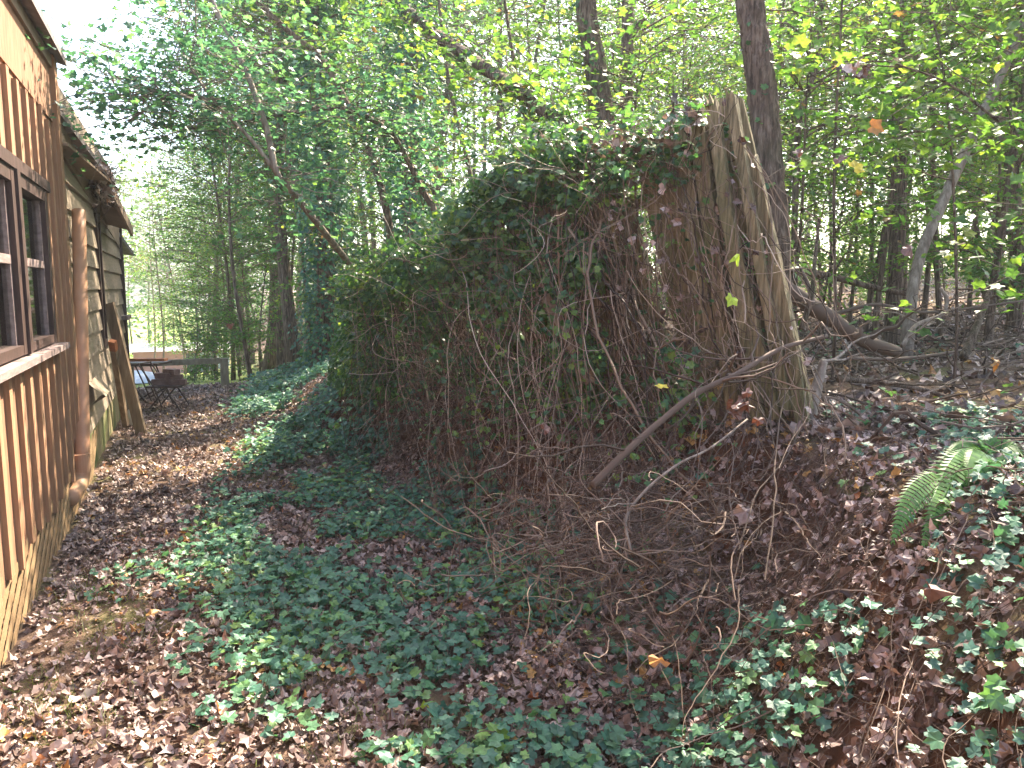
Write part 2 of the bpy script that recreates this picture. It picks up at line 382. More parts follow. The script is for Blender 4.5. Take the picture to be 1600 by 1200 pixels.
# ---------------------------------------------------------------- ground sheet
def axis(segs):
    out = []
    for a, b, st in segs: out += list(np.arange(a, b, st))
    out.append(segs[-1][1]); return np.array(out)
gx = axis([(-160, -10, 6), (-10, -1.2, .6), (-1.2, 5, .05), (5, 16, .25), (16, 60, 1.5), (60, 200, 8)])
gy = axis([(-120, -4, 6), (-4, 0, .4), (0, 14, .05), (14, 30, .4), (30, 80, 2), (80, 260, 9)])
X, Y = np.meshgrid(gx, gy, indexing='ij')
Z = T(X, Y)
nx, ny = X.shape
i = np.arange(nx-1)[:, None]; j = np.arange(ny-1)[None]
F = np.stack([i*ny+j, (i+1)*ny+j, (i+1)*ny+j+1, i*ny+j+1], -1).reshape(-1, 4)
b = MB(); b.add(np.stack([X, Y, Z], -1).reshape(-1, 3), F)
tag(b.build('ground', M['ground'], smooth=True), 'leaf-strewn dirt ground with path and red clay bank', 'ground', kind='structure')

# ================================================================= SHED
W = -0.8
shed = tag(empty('wooden_shed', (-2.5, 4, 0)), 'long brown wooden building along the left edge with board-and-batten and lap siding', 'building')
def sp(mb, name, mat, par=None, smooth=False):
    o = mb.build(name, mat, smooth=smooth)
    o.parent = par or shed
    if par is None: o.matrix_parent_inverse = Matrix.Translation((2.5, -4, 0))
    return o
WY0, WY1, WZ0, WZ1 = 2.9, 5.66, 1.26, 2.2    # window opening
b = MB()   # front wall of the near block, with the opening
b.box(W-.12, W, -3, WY0, .26, 3.25); b.box(W-.12, W, WY1, 6.42, .26, 3.25)
b.box(W-.12, W, WY0, WY1, .26, WZ0); b.box(W-.12, W, WY0, WY1, WZ1, 3.25)
b.box(-5, W-.121, 6.3, 6.42, 0, 3.25); b.box(-5, W-.121, -3, -2.9, 0, 3.25); b.box(-5.1, -5, -3, 6.42, 0, 3.25)
sp(b, 'wall', M['siding'])
ys = np.arange(-2.9, 6.3, .262)
for y in ys:
    b2 = None; wd = .062+random.uniform(-.006, .008)
    b = MB()
    if WY0-.1 < y < WY1+.05:
        b.box(W, W+.024, y, y+wd, .28+random.uniform(-.03, .03), WZ0-.065)
        b2 = MB(); b2.box(W, W+.024, y, y+wd, WZ1+.07+random.uniform(-.01, .02), 2.72+random.uniform(-.03, .03))
    else:
        b.box(W, W+.024, y, y+wd, .28+random.uniform(-.03, .03), 2.72+random.uniform(-.04, .04))
    if y < 2.5: continue
    sp(b, 'batten', M['batten'])
    if b2: sp(b2, 'batten', M['batten'])
b = MB(); b.box(W, W+.034, -3, 2.3, .3, .34)
b = MB(); b.box(W+.001, W+.045, 6.3, 6.44, .2, 3.2); sp(b, 'corner_board', M['batten'])
b = MB(); b.box(W, W+.012, -3, 6.3, 2.74, 3.2); sp(b, 'upper_panel', M['siding'])
# lattice skirting
b = MB()
for s_ in (1, -1):
    for y in np.arange(1.5, 7.2, .2):
        x0 = W-.012 + (.012 if s_ > 0 else 0)
        b.beam((x0, y, -.05), (x0, y+s_*.75, .33), .04, .008, side=(0, 1, 0))
sp(b, 'lattice', M['lattice'])
b = MB(); b.box(W-.9, W-.5, -3, 12, -.2, .3); sp(b, 'crawl_space_shade', M['dark'])  # solid block, the shade behind the lattice is put into its colour
# windows
def window(y0, y1):
    wf = MB()
    wf.box(W-.03, W+.03, y0, y0+.085, WZ0, WZ1); wf.box(W-.03, W+.03, y1-.085, y1, WZ0, WZ1)
    wf.box(W-.03, W+.028, y0+.085, y1-.085, WZ1-.07, WZ1); wf.box(W-.03, W+.028, y0+.085, y1-.085, WZ0, WZ0+.05)
    o = sp(wf, 'window', M['trim'])
    s = MB(); zc = WZ0+.46
    s.box(W-.03, W+.004, y0+.088, y1-.088, zc, zc+.045)
    s.box(W-.03, W+.002, y0+.085, y0+.115, WZ0+.05, WZ1-.07); s.box(W-.03, W+.002, y1-.115, y1-.085, WZ0+.05, WZ1-.07)
    k = s.build('sash', M['sill'], o)
    q = MB(); q.box(W-.022, W-.018, y0+.115, y1-.115, WZ0+.05, WZ1-.07)
    q.build('pane', M['glass'], o)
    cy = np.linspace(y0+.1, y1-.1, 60); cx = W-.1+.018*np.sin(cy*85)+.006*np.sin(cy*31)
    V = np.concatenate([np.stack([cx, cy, np.full(60, z)], -1) for z in (WZ0, WZ0+.46)])
    c = MB(); c.add(V, [[a, a+1, a+61, a+60] for a in range(59)])
    c.build('curtain', M['curtain'], o, True)
window(4.74, WY1); window(3.72, 4.66); window(2.9, 3.64)
for y0, y1 in ((3.64, 3.72), (4.66, 4.74)):
    b = MB(); b.box(W-.03, W+.045, y0, y1, WZ0, WZ1); sp(b, 'mullion', M['trim'])
b = MB(); b.box(W-.02, W+.04, WY0-.05, WY1+.1, WZ1, WZ1+.065); sp(b, 'window_header', M['trim'])
b = MB(); b.beam((W+.02, WY0, WZ0-.03), (W+.02, WY1+.12, WZ0-.03), .13, .035); sp(b, 'window_sill', M['sill'])
b = MB(); b.box(W-2.5, W-.5, -2, 6.2, .3, 3.1); sp(b, 'interior_shade', M['dark'])  # solid dark box in place of a room, its gloom painted in
# near roof with thin overhang
b = MB()
V = [(-.70, -3.4, 3.17), (-.70, 6.52, 3.17), (-5.4, 6.52, 4.6), (-5.4, -3.4, 4.6)]
b.add(V+[(x, y, z+.05) for x, y, z in V], [[0, 3, 2, 1], [4, 5, 6, 7], [0, 1, 5, 4], [1, 2, 6, 5], [2, 3, 7, 6], [3, 0, 4, 7]])
sp(b, 'roof', M['roof'])
b = MB(); b.box(W+.001, W+.03, -3, 6.5, 3.10, 3.18); sp(b, 'fascia', M['soffit'])
b = MB(); b.add([(W-.05, 6.425, 3.2), (-5, 6.425, 4.4), (-5, 6.425, 3.2)], [[0, 1, 2]]); sp(b, 'gable', M['siding'])
# lap-sided far block
LX = W-.03
b = MB(); b.box(LX-.12, LX-.02, 6.425, 12.1, .2, 3.2); b.box(-5, LX-.13, 12, 12.1, 0, 2.9); sp(b, 'rear_wall', M['lap'])
ztop = 2.75; zs = np.arange(.36, ztop, .205)
segs = [(6.45, 9.0), (9.36, 12.12)]
for kz, z in enumerate(zs):
    b = MB()
    for (a, c) in segs if .95 < z < 2.3 else [(6.45, 12.12)]:
        cuts = [a]+sorted(random.uniform(a, c) for _ in range(1))+[c]
        for u, v in zip(cuts[:-1], cuts[1:]):
            dz = random.uniform(-.006, .006)
            V = [(LX+.028, u+.002, z+dz), (LX+.028, v-.002, z+dz), (LX-.002, v-.002, z+.22), (LX-.002, u+.002, z+.22),
                 (LX-.02, u+.002, z+dz), (LX-.02, v-.002, z+dz)]
            b.add(V, [[0, 1, 2, 3], [4, 5, 1, 0]]); b.add([V[0], V[3], V[4]], [[0, 1, 2]]); b.add([V[1], V[5], V[2]], [[0, 1, 2]])
    sp(b, 'siding_course', M['lap'])
b = MB()
for y in np.arange(6.5, 12.1, .125):
    b.box(LX-.01, LX+.008, y, y+.112, -.08, .37+random.uniform(-.02, .0))
sp(b, 'skirting', M['skirt'])
b = MB(); b.box(LX-.01, LX+.035, 9.0, 9.08, .98, 2.36); b.box(LX-.01, LX+.035, 9.28, 9.36, .98, 2.36); b.box(LX-.01, LX+.035, 9.08, 9.28, 2.28, 2.36); b.box(LX-.01, LX+.035, 9.08, 9.28, .98, 1.06)
o = sp(b, 'narrow_window', M['trim'])
b = MB(); b.box(LX-.012, LX-.006, 9.08, 9.28, 1.06, 2.28); b.build('pane', M['dark'], o)
b = MB(); b.box(LX-.03, LX+.05, 12.1, 12.28, -.1, 2.45); sp(b, 'end_post', M['trim'])
b = MB(); b.box(LX-.02, LX+.1, 11.6, 12.35, 1.17, 1.22); sp(b, 'far_sill', M['sill'])
# loose siding piece curling off the wall
q = atx(150, 610, W+.04)
b = MB(); b.add([(q[0]-.02, q[1]-.35, q[2]+.1), (q[0]+.10, q[1]-.3, q[2]-.02), (q[0]+.08, q[1]+.4, q[2]-.05), (q[0]-.02, q[1]+.4, q[2]+.1), (q[0]+.02, q[1]-.32, q[2]-.08)], [[0, 1, 2, 3]])
b.add([(q[0]+.10, q[1]-.3, q[2]-.02), (q[0]+.08, q[1]+.4, q[2]-.05), (q[0]-.01, q[1]+.4, q[2]-.1), (q[0]-.01, q[1]-.3, q[2]-.09)], [[0, 3, 2, 1]])
sp(b, 'loose_board', M['lap'])
# far roof, its verge swinging out and down
def slab(P, th, name, mat):
    n = len(P); V = [tuple(p) for p in P]+[(p[0], p[1], p[2]-th) for p in P]
    b = MB(); b.add(V, [list(range(n)), list(range(2*n-1, n-1, -1))] if n == 4 else [[0, 1, 2], [5, 4, 3]])
    b.add(V, [[i, i+n, (i+1) % n+n, (i+1) % n] for i in range(n)])
    return sp(b, name, mat)
e0 = atx(90, 163, -.775); e1 = atx(163, 262, -.66); e2 = atx(205, 350, -.55)
slab([e0, e1, (-3.5, e1[1], e1[2]+.6), (-3.5, e0[1], e0[2]+.6)], .05, 'rear_roof', M['roof'])
slab([e1, e2, (-3.5, e2[1], e2[2]+.6), (-3.5, e1[1], e1[2]+.6)], .05, 'rear_roof', M['roof'])
lo = np.array([0, 0, -.055])
slab([e1+lo+(0, .02, 0), e2+lo, (LX-.02, e2[1], e2[2]+.03), (LX-.02, e1[1], e1[2]+.03)], .03, 'soffit', M['soffit'])
b = MB(); b.add([e1+(.003, 0, .0), e2+(.003, 0, 0), e2+(.003, 0, -.13), e1+(.003, 0, -.13)], [[0, 3, 2, 1]]); b.beam(e1+(.0, .0, -.09), e2+(.0, 0, -.09), .03, .11); sp(b, 'eave_fascia', M['soffit'])
b = MB(); g0 = np.array([W+.0, 6.46, 2.62]); b.beam(g0, e1+(-.02, 0, -.14), .16, .02); b.beam((W-.01, 6.5, 2.78), (W-.01, 12, 2.3), .02, .3, side=(1, 0, 0)); sp(b, 'eave_board', M['soffit'])
f0 = atx(186, 362, -.80); f1 = atx(209, 394, -.70)
slab([f0, f1, (-2.5, f1[1], f1[2]+.3), (-2.5, f0[1], f0[2]+.3)], .06, 'porch_roof', M['roof'])
# tan drain pipe with elbow
top = atx(123, 330, W+.055); bot = atx(129, 735, W+.055)
pp = [top, (top+bot)/2, bot]
b = MB(); b.tube(curve([top, top*.5+bot*.5+np.array([.003, 0, 0]), bot], 12), .05, 20)
b.tube(curve([bot, bot+np.array([-.015, -.02, -.07]), bot+np.array([-.03, -.12, -.11]), bot+np.array([-.05, -.3, -.13])], 10), .053, 20)
dp = sp(b, 'drain_pipe', M['pipe'], smooth=True)
b = MB(); b.tube([bot+(0, 0, .12), bot+(0, 0, -.01)], .055, 20); b.build('pipe_collar', M['pipe'], dp)
# twiggy leaf clump stuck on the eave
c = at(160, 285, 7.6)
nz_ = 170; pos = c+rng.normal(0, 1, (nz_, 3))*(.05, .3, .08); 
b = MB(); b.leaves(dead_t, pos, np.tile([0, 0, 1.], (nz_, 1)), rng.uniform(.04, .08, nz_), 1.2)
P = np.stack([c+rng.normal(0, .1, (60, 3)) + rng.normal(0, 1, (60, 3))*(.04, .16, .05)*k for k in range(-2, 3)], 1); b.tubes(P, np.full((60, 5), .003), 3)
tag(b.build('leaf_debris', M['dead']), 'clump of dry brown leaves and twigs caught on the broken eave', 'leaf debris')

# ================================================================= items by the shed
def leaning(name, p0, p1, wd, th, mat, label, cat):
    b = MB(); a = at(*p0); c = at(*p1); b.beam(a, c, wd, th, side=(.35, -1, 0)); return tag(b.build(name, mat), label, cat)
base = atz(222, 682, -.01); topb = atx(170, 474, W+.03)
b = MB(); b.beam(base, topb, .12, .035, side=(1, -.6, 0)); tag(b.build('leaning_plank', M['lumber']), 'long wide brown plank leaning against the lap siding', 'plank')
base = atz(197, 668, 0); topb = atx(176, 535, W+.06)
b = MB(); b.beam(base, topb, .06, .05, side=(1, -.5, 0)); lp = tag(b.build('leaning_post', M['lumber']), 'shorter narrow post with a rusty top leaning behind the wide plank', 'post')
b = MB(); d = (topb-base)/np.linalg.norm(topb-base); b.beam(topb-d*.1, topb+d*.02, .066, .056, side=(1, -.5, 0)); b.build('rusty_bracket', M['rust'], lp)
c = atz(207, 664, 0)
b = MB(); b.tube([c, c+(0, 0, .17), c+(0, 0, .21), c+(0, 0, .25)], [.04, .042, .018, .016], 14); o = b.build('plastic_bottle', M['plastic'], smooth=True); tag(o, 'small cloudy bottle standing on leaves beside the leaning plank', 'bottle')
# folding chair with bricks
ch = atz(262, 640, 0); cz = np.array([ch[0], ch[1], 0.0])
chair = tag(empty('folding_chair', cz, 0), 'dark metal folding chair frame holding a stack of bricks', 'chair')
Rr = RT; Fh = np.array([math.sin(YAW), math.cos(YAW), 0])
def L(r, f_, z): return Rr*r+Fh*f_+np.array([0, 0, z])
b = MB()
for r0 in (-.17, .17):
    pass
V = [L(-.2, -.16, .33), L(.22, -.16, .33), L(.22, .2, .34), L(-.2, .2, .34)]
b.add(V+[v-np.array([0, 0, .02]) for v in V], [[0, 1, 2, 3], [7, 6, 5, 4], [0, 4, 5, 1], [1, 5, 6, 2], [2, 6, 7, 3], [3, 7, 4, 0]]); b.build('seat', M['metal'], chair)
for f_ in (-.15, .18):
    b = MB(); b.tube([L(-.2, f_, .0), L(.08, f_, .32)], .011, 6); b.build('leg', M['metal'], chair)
    b = MB(); b.tube([L(.04, f_, .32), L(.24, f_, .0)], .011, 6); b.build('leg', M['metal'], chair)
b = MB()
for f_ in (-.15, .18): b.tube([L(.0, f_, .05), L(-.1, f_, .33), L(-.28, f_, .62)], .01, 6)
b.tube([L(-.28, -.15, .62), L(-.28, .18, .62)], .01, 6); b.tube([L(-.1, -.15, .12), L(-.1, .18, .12)], .008, 6); b.build('back_frame', M['metal'], chair)
bl = [('dark brick lying flat at the bottom right of the stack on the chair', .14, 0, .34, .07), ('dark brick in the middle right of the stack on the chair', .09, .02, .40, .1),
      ('thick dark block at the bottom left of the stack on the chair', -.07, 0, .34, -.05), ('dark block resting on top at the left of the stack on the chair', -.06, .02, .42, .05), ('brick topping the stack on the folding chair beside the thick block', .05, .03, .47, -.1)]
for lab, r, f_, z, a in bl:
    a += random.uniform(-.5, .5); r += random.uniform(-.03, .03); b = MB(); c0 = cz+L(r, f_, z+.03); dr = Rr*math.cos(a)+Fh*math.sin(a); b.beam(c0-dr*.105, c0+dr*.105, .1, .072, side=Fh)
    tag(b.build('brick', M['brick']), lab, 'brick', 'bricks stacked on the chair')
# small table
tb = atz(228, 632, 0); tz = np.array([tb[0]-.02, tb[1]+.2, 0.0])
table = tag(empty('folding_table', tz), 'small metal folding table with thin legs near the shed corner', 'table')
b = MB(); V = [L(-.32, -.2, .56), L(.3, -.2, .57), L(.3, .25, .57), L(-.32, .25, .56)]
b.add(V+[v-np.array([0, 0, .03]) for v in V], [[0, 1, 2, 3], [7, 6, 5, 4], [0, 4, 5, 1], [1, 5, 6, 2], [2, 6, 7, 3], [3, 7, 4, 0]]); b.build('table_top', M['metal'], table)
for f_ in (-.18, .22):
    for a, c in ((-.02, .2), (.06, .28), ):
        b = MB(); b.tube([L(a, f_, .55), L(c, f_, .0)], .011, 6); b.build('leg', M['metal'], table)
    b = MB(); b.tube([L(.2, f_, .18), L(-.1, f_, .0)], .011, 6); b.build('leg', M['metal'], table)
b = MB(); b.beam(tz+L(-.3, 0, .60), tz+L(.33, 0, .605), .12, .035, side=Fh); tag(b.build('board', M['rust']), 'reddish board lying flat on the small metal table', 'board')
b = MB(); hp = [at(x, y, 10.6) for x, y in ((197, 568), (203, 592), (215, 612), (229, 628), (236, 632))]
b.tube(curve(hp, 12), .018, 8); hd_ = tag(empty('garden_tool'), 'curved dark metal handle ending in a brown grip leaning by the small table', 'tool')
b.build('curved_handle', M['metal'], hd_, True)
b = MB(); b.tube([at(236, 628, 10.6), at(237, 640, 10.6), at(238, 652, 10.55)], .026, 8); b.build('grip', M['rust'], hd_)

# low rail fence across the end of the path
rf = tag(empty('rail_fence', tuple(atz(352, 606, 0))), 'low weathered wooden rail and post across the far end of the path', 'fence')
ps = atz(352, 607, 0); ps[2] = T(ps[0], ps[1])
def rp(b, n):
    o = b.build(n, M['railwood']); o.parent = rf; o.matrix_parent_inverse = Matrix.Translation(-rf.location); return o
b = MB(); b.box(ps[0]-.06, ps[0]+.06, ps[1]-.06, ps[1]+.06, ps[2]-.2, ps[2]+.47); rp(b, 'post')
for dx in (-1.35,): 
    b = MB(); b.box(ps[0]+dx-.05, ps[0]+dx+.05, ps[1]-.06, ps[1]+.06, ps[2]-.2, ps[2]+.41); rp(b, 'post')
b = MB(); b.beam((ps[0]-2.3, ps[1]-.08, ps[2]+.43), (ps[0]-.06, ps[1]-.08, ps[2]+.44), .04, .09, side=(0, 1, 0)); rp(b, 'rail')

# distant house
hc = at(262, 572, 58); hx_, hy_, hz_ = hc; hz_ = float(T(hx_, hy_+0, False))
hs = tag(empty('distant_house', (hx_, hy_, hz_)), 'small pink house with a pale roof on the sunny lawn far beyond the path', 'house')
hh = at(262, 532, 58)[2]-hz_
b = MB(); b.box(-2.3, 4.2, 0, 6, 0, hh*.72); b.build('wall', M['pinkwall'], hs)
b = MB(); b.box(1.3, 2.0, -.04, 0, 0, hh*.6); b.build('door', M['trim'], hs)
b = MB(); b.box(2.3, 4.4, -.04, 0, .1, hh*.62); b.build('window', M['bluepanel'], hs)
b = MB(); b.add([(-2.7, -.5, hh*.7), (4.6, -.5, hh*.7), (4.6, 3, hh*.86), (-2.7, 3, hh*.86), (4.6, 6.5, hh*.7), (-2.7, 6.5, hh*.7)], [[0, 1, 2, 3], [3, 2, 4, 5]]); b.build('roof', M['whiteroof'], hs)
b = MB(); tp = at(215, 608, 17); tx, ty = tp[0], tp[1]; 
u = np.linspace(0, 1, 14); UU, VV = np.meshgrid(u, u, indexing='ij'); zz = .25*np.sin(UU*PI)*np.sin(VV*PI)*(.5+fbm(UU*5, VV*5, 4))
xx = tx-.7+UU*1.6; yy = ty-.6+VV*1.2; n14 = 14
i = np.arange(13)[:, None]; j = np.arange(13)[None]
b.add(np.stack([xx, yy, T(xx, yy)+.02+zz], -1).reshape(-1, 3), np.stack([i*14+j, (i+1)*14+j, (i+1)*14+j+1, i*14+j+1], -1).reshape(-1, 4))
tag(b.build('tarp', M['bluepanel'], smooth=True), 'pale blue tarp lying on the grass behind the folding table', 'tarp')

# ================================================================= COLLAPSED FENCE
FT = np.array([  # t, base x,y, D, top x,y
 (0, 1250, 655, 3.85, 1140, 160), (.1, 1200, 660, 3.95, 1105, 165), (.16, 1165, 665, 4.05, 1062, 215), (.3, 1090, 668, 4.25, 985, 235),
 (.42, 1010, 665, 4.55, 905, 232), (.55, 930, 660, 4.95, 830, 246), (.62, 890, 655, 5.2, 782, 285), (.68, 850, 650, 5.5, 732, 350), (.8, 770, 640, 6.2, 655, 398), (.9, 700, 628, 7.0, 600, 425), (1, 630, 615, 7.8, 545, 450)])
def FP(t, v=0.0, off=0.0):
    """point on the fence: t along, v 0 bottom..1 top, off metres towards the camera"""
    t = np.atleast_1d(np.asarray(t, float)); v = np.broadcast_to(np.asarray(v, float), t.shape); off = np.broadcast_to(np.asarray(off, float), t.shape)
    c = [np.interp(t, FT[:, 0], FT[:, k]) for k in range(1, 6)]
    D = c[2]
    def A(x, y, D): return CP + (FW[None]+RT[None]*((x-800)/1200)[:, None]+UP[None]*((600-y)/1200)[:, None])*D[:, None]
    b0 = A(c[0], c[1], D); t0 = A(c[3], c[4], D+.12)
    return b0*(1-v[:, None])+t0*v[:, None] - np.array([FW[0], FW[1], 0])*off[:, None]
fence = tag(empty('board_fence', tuple(FP(.5)[0])), 'collapsing weathered board fence leaning left on the bank, smothered in vines', 'fence')
finv = Matrix.Translation(-fence.location)
def fpart(b, n, mat, smooth=False):
    o = b.build(n, mat, smooth=smooth); o.parent = fence; o.matrix_parent_inverse = finv; return o
def picket(a, c, wd, th, side, jag=.03, n=9):
    b = MB(); a = np.array(a); c = np.array(c); d = c-a; Ln = np.linalg.norm(d); d /= Ln
    sx = np.array(side, float); sx -= d*(sx@d); sx /= np.linalg.norm(sx); sy = np.cross(d, sx)
    bow = random.uniform(-.03, .03); tw = random.uniform(-.12, .12)
    rows = []
    k = 4
    for q in range(n):
        u = q/(n-1); p = a+d*Ln*u+sy*bow*math.sin(u*PI)
        ang = tw*u; s2 = sx*math.cos(ang)+sy*math.sin(ang); s3 = np.cross(d, s2)
        row = []
        for sgn in (-1, 1):
            for m_ in range(k+1):
                f_ = m_/k*2-1
                e = wd/2*f_*sgn*-1
                row.append(p+s2*(e+random.uniform(-.002, .002))+s3*(th/2*sgn + (random.uniform(-.002, .002))) + (d*random.uniform(-jag, jag) if q == n-1 else 0))
        rows.append(row)
    m_ = 2*(k+1); V = [v for r in rows for v in r]
    F = [[q*m_+i, q*m_+(i+1) % m_, (q+1)*m_+(i+1) % m_, (q+1)*m_+i] for q in range(n-1) for i in range(m_)]
    b.add(V, F)
    o = (n-1)*m_
    b.add([V[o+i] for i in range(m_)], [[i, i+1, m_-2-i, m_-1-i] for i in range(k)])
    return b
tt = 0; nb = 0; ts = []
while tt < 1.0:
    ts.append(tt); D = np.interp(tt, FT[:, 0], FT[:, 3]); tt += .0335+random.uniform(-.003, .003)
for q, t_ in enumerate(ts):
    a = FP(t_, -.12)[0]; tv = 1.0+random.uniform(-.05, .03)
    if t_ > .5: tv -= random.choice([0, 0, .08, .2])
    c = FP(min(1, t_+random.uniform(-.012, .012)), tv, random.uniform(-.03, .04))[0]
    e = FP(t_+.03)[0]-FP(t_)[0]; e[2] = 0
    if t_ in ts[9:10] : continue
    wd = .134+random.uniform(-.02, .012)
    off = (q % 2)*.02
    sh = np.array([e[1], -e[0], 0]); sh /= np.linalg.norm(sh)
    fpart(picket(a+sh*off, c+sh*off, wd, .022, e), 'board', M['fencewood'])
# split posts standing proud at the tall right end
for (b0, t0, w0, t1_) in [((1232, 640, 3.72), (1142, 150, 3.85), .05, .04), ((1185, 655, 3.8), (1112, 156, 3.92), .06, .045), ((1262, 640, 3.7), (1176, 250, 3.82), .05, .045), ((1150, 665, 3.95), (1088, 175, 4.05), .075, .04), ((1212, 655, 3.78), (1128, 300, 3.88), .065, .035), ((1120, 665, 4.02), (1062, 205, 4.12), .08, .03), ((1255, 660, 3.68), (1212, 420, 3.74), .06, .04)]:
    fpart(picket(at(*b0), at(*t0), w0, t1_, FP(.1)[0]-FP(0)[0], .05, 14), 'split_board', M['fencewood'])
for v in (.3, .8):
    P = curve([FP(t_, v, -.06)[0] for t_ in np.linspace(0, 1, 7)], 16); b = MB(); b.tube(P, .035, 6); fpart(b, 'back_rail', M['fencewood'])
# fallen loose boards in the vines
for k, (p0, p1, wd, lab) in enumerate([((845, 455, 4.9), (925, 600, 4.55), .07, 'loose sunlit board slanting through the vines in front of the fence')]):
    o = picket(at(*p0), at(*p1), wd, .02, (1, -.3, .1)).build('loose_board', M['lumber']); tag(o, lab, 'board')

# ================================================================= VINES
def wander(P, amp, fr=2):
    N, n, _ = P.shape; u = np.linspace(0, 1, n)
    for k in range(1, fr+1):
        ph = rng.uniform(0, 2*PI, (N, 1, 3)); a = rng.normal(0, amp/k, (N, 1, 3))
        P = P+a*(np.sin(u[None, :, None]*PI*k*1.5+ph)-np.sin(ph))
    return P+rng.normal(0, amp*.05, P.shape)
def interpP(A, B, n):
    u = np.linspace(0, 1, n)[None, :, None]; return A[:, None]*(1-u)+B[:, None]*u
b = MB()
N = 950; t_ = rng.uniform(0, 1, N)**.75; v0 = rng.uniform(.5, 1.02, N); v1 = v0-rng.uniform(.3, 1.0, N)
dens = np.clip((t_-.25)*2.6, .18, .8); keep = rng.uniform(0, 1, N) < dens; t_, v0, v1 = t_[keep], v0[keep], v1[keep]; N = len(t_)
A = FP(t_, v0, rng.uniform(.02, .2, N)); B = FP(np.clip(t_+rng.normal(0, .03, N), 0, 1), v1, rng.uniform(.03, .32, N))
b.tubes(wander(interpP(A, B, 20), .05), np.repeat(rng.uniform(.0012, .0032, N)[:, None], 20, 1), 4)
# curtain spilling from the fence top down over the bank
N = 800; t_ = rng.uniform(.2, 1, N)**.55; A = FP(t_, rng.uniform(.0, .9, N), rng.uniform(.05, .3, N))+rng.normal(0, .08, (N, 3));  
B = FP(np.clip(t_+rng.normal(-.03, .09, N), 0, 1), 0, .1); o_ = rng.uniform(.05, 1.0, N)[:, None]; B = B+np.array([-.75, -.45, 0])*o_; B[:, 2] = T(B[:, 0], B[:, 1])+.02
k = fbm(t_*11, np.full(N, 3.0), 91, 2) > rng.uniform(.22, .5, N); A, B = A[k], B[k]; N = len(A)
P = wander(interpP(A, B, 20), .07); uu_ = np.linspace(0, 1, 20)[None, :, None]; P = P+np.array([-.12, -.1, .1])*np.sin(uu_*PI)*rng.uniform(0, 1.5, (N, 1, 1))
P[..., 2] = np.maximum(P[..., 2], T(P[..., 0], P[..., 1])+.01)
b.tubes(P, np.linspace(1, .6, 20)[None]*(.0011+.0028*rng.uniform(0, 1, N)**2)[:, None], 4)
# a few thick woody vines
N = 34; t_ = rng.uniform(.35, 1, N); A = FP(t_, rng.uniform(.6, 1.0, N), rng.uniform(.05, .3, N)); B = FP(np.clip(t_+rng.normal(-.05, .1, N), 0, 1), rng.uniform(-.1, .2, N), rng.uniform(.1, .6, N))
b.tubes(wander(interpP(A, B, 28), .1), np.linspace(1, .7, 28)[None]*rng.uniform(.004, .009, N)[:, None], 6)
# long pale whips arching across the tall boards
N = 90; t_ = rng.uniform(0, .35, N); A = FP(t_, rng.uniform(.3, 1.0, N), rng.uniform(.04, .2, N)); B = FP(np.clip(t_+rng.normal(0, .1, N), 0, .5), rng.uniform(-.1, .4, N), rng.uniform(.05, .5, N))
b.tubes(wander(interpP(A, B, 24), .08), np.repeat((.0012+.003*rng.uniform(0, 1, N)**2)[:, None], 24, 1), 5)
# criss-crossing runners
N = 560; t_ = rng.uniform(0, 1, N)**.6; A = FP(t_, rng.uniform(-.1, .95, N), rng.uniform(.05, .4, N)); B = A+rng.normal(0, 1, (N, 3))*(.35, .4, .3)-RT*.15
b.tubes(wander(interpP(A, B, 14), .07), np.linspace(1, .5, 14)[None]*rng.uniform(.001, .0028, N)[:, None], 4)
tag(b.build('vine_stems', M['vine']), 'bare brown vine stems hanging in a tangle over the fence', 'vines', kind='stuff')
b = MB()   # bank: roots and runners down the face
N = 1300; y = rng.uniform(.6, 8.5, N); x = np.interp(y, [0, 3, 5, 8], [1.6, 2.3, 2.0, 1.6])+rng.normal(0, .42, N)
A = np.stack([x, y, T(x, y)+rng.uniform(.0, .1, N)], -1)
x2 = x-rng.uniform(-.15, .75, N); y2 = y+rng.normal(0, .35, N); B = np.stack([x2, y2, T(x2, y2)+rng.uniform(.0, .05, N)], -1)
P = wander(interpP(A, B, 20), .035); gz = T(P[..., 0], P[..., 1])
u = np.linspace(0, 1, 20)[None]; P[..., 2] = gz+.008+np.abs(rng.normal(0, .07, (N, 1)))*np.sin(u*PI)+rng.uniform(0, .02, (N, 1))
b.tubes(P, np.linspace(1, .4, 20)[None]*(.0008+.0022*rng.uniform(0, 1, N)**2)[:, None], 4)
N = 1300; y = rng.uniform(.6, 4.2, N); x = rng.uniform(1.5, 3.6, N); A = np.stack([x, y, T(x, y)+.03], -1)
x2 = x+rng.normal(-.12, .28, N); y2 = y+rng.normal(0, .28, N); P = wander(interpP(A, np.stack([x2, y2, x2*0], -1), 20), .03)
P[..., 2] = T(P[..., 0], P[..., 1])+.012+np.abs(rng.normal(0, .05, (N, 1)))*np.sin(np.linspace(0, PI, 20))[None]
b.tubes(P, np.linspace(1, .4, 20)[None]*(.0006+.0018*rng.uniform(0, 1, N)**2)[:, None], 3)
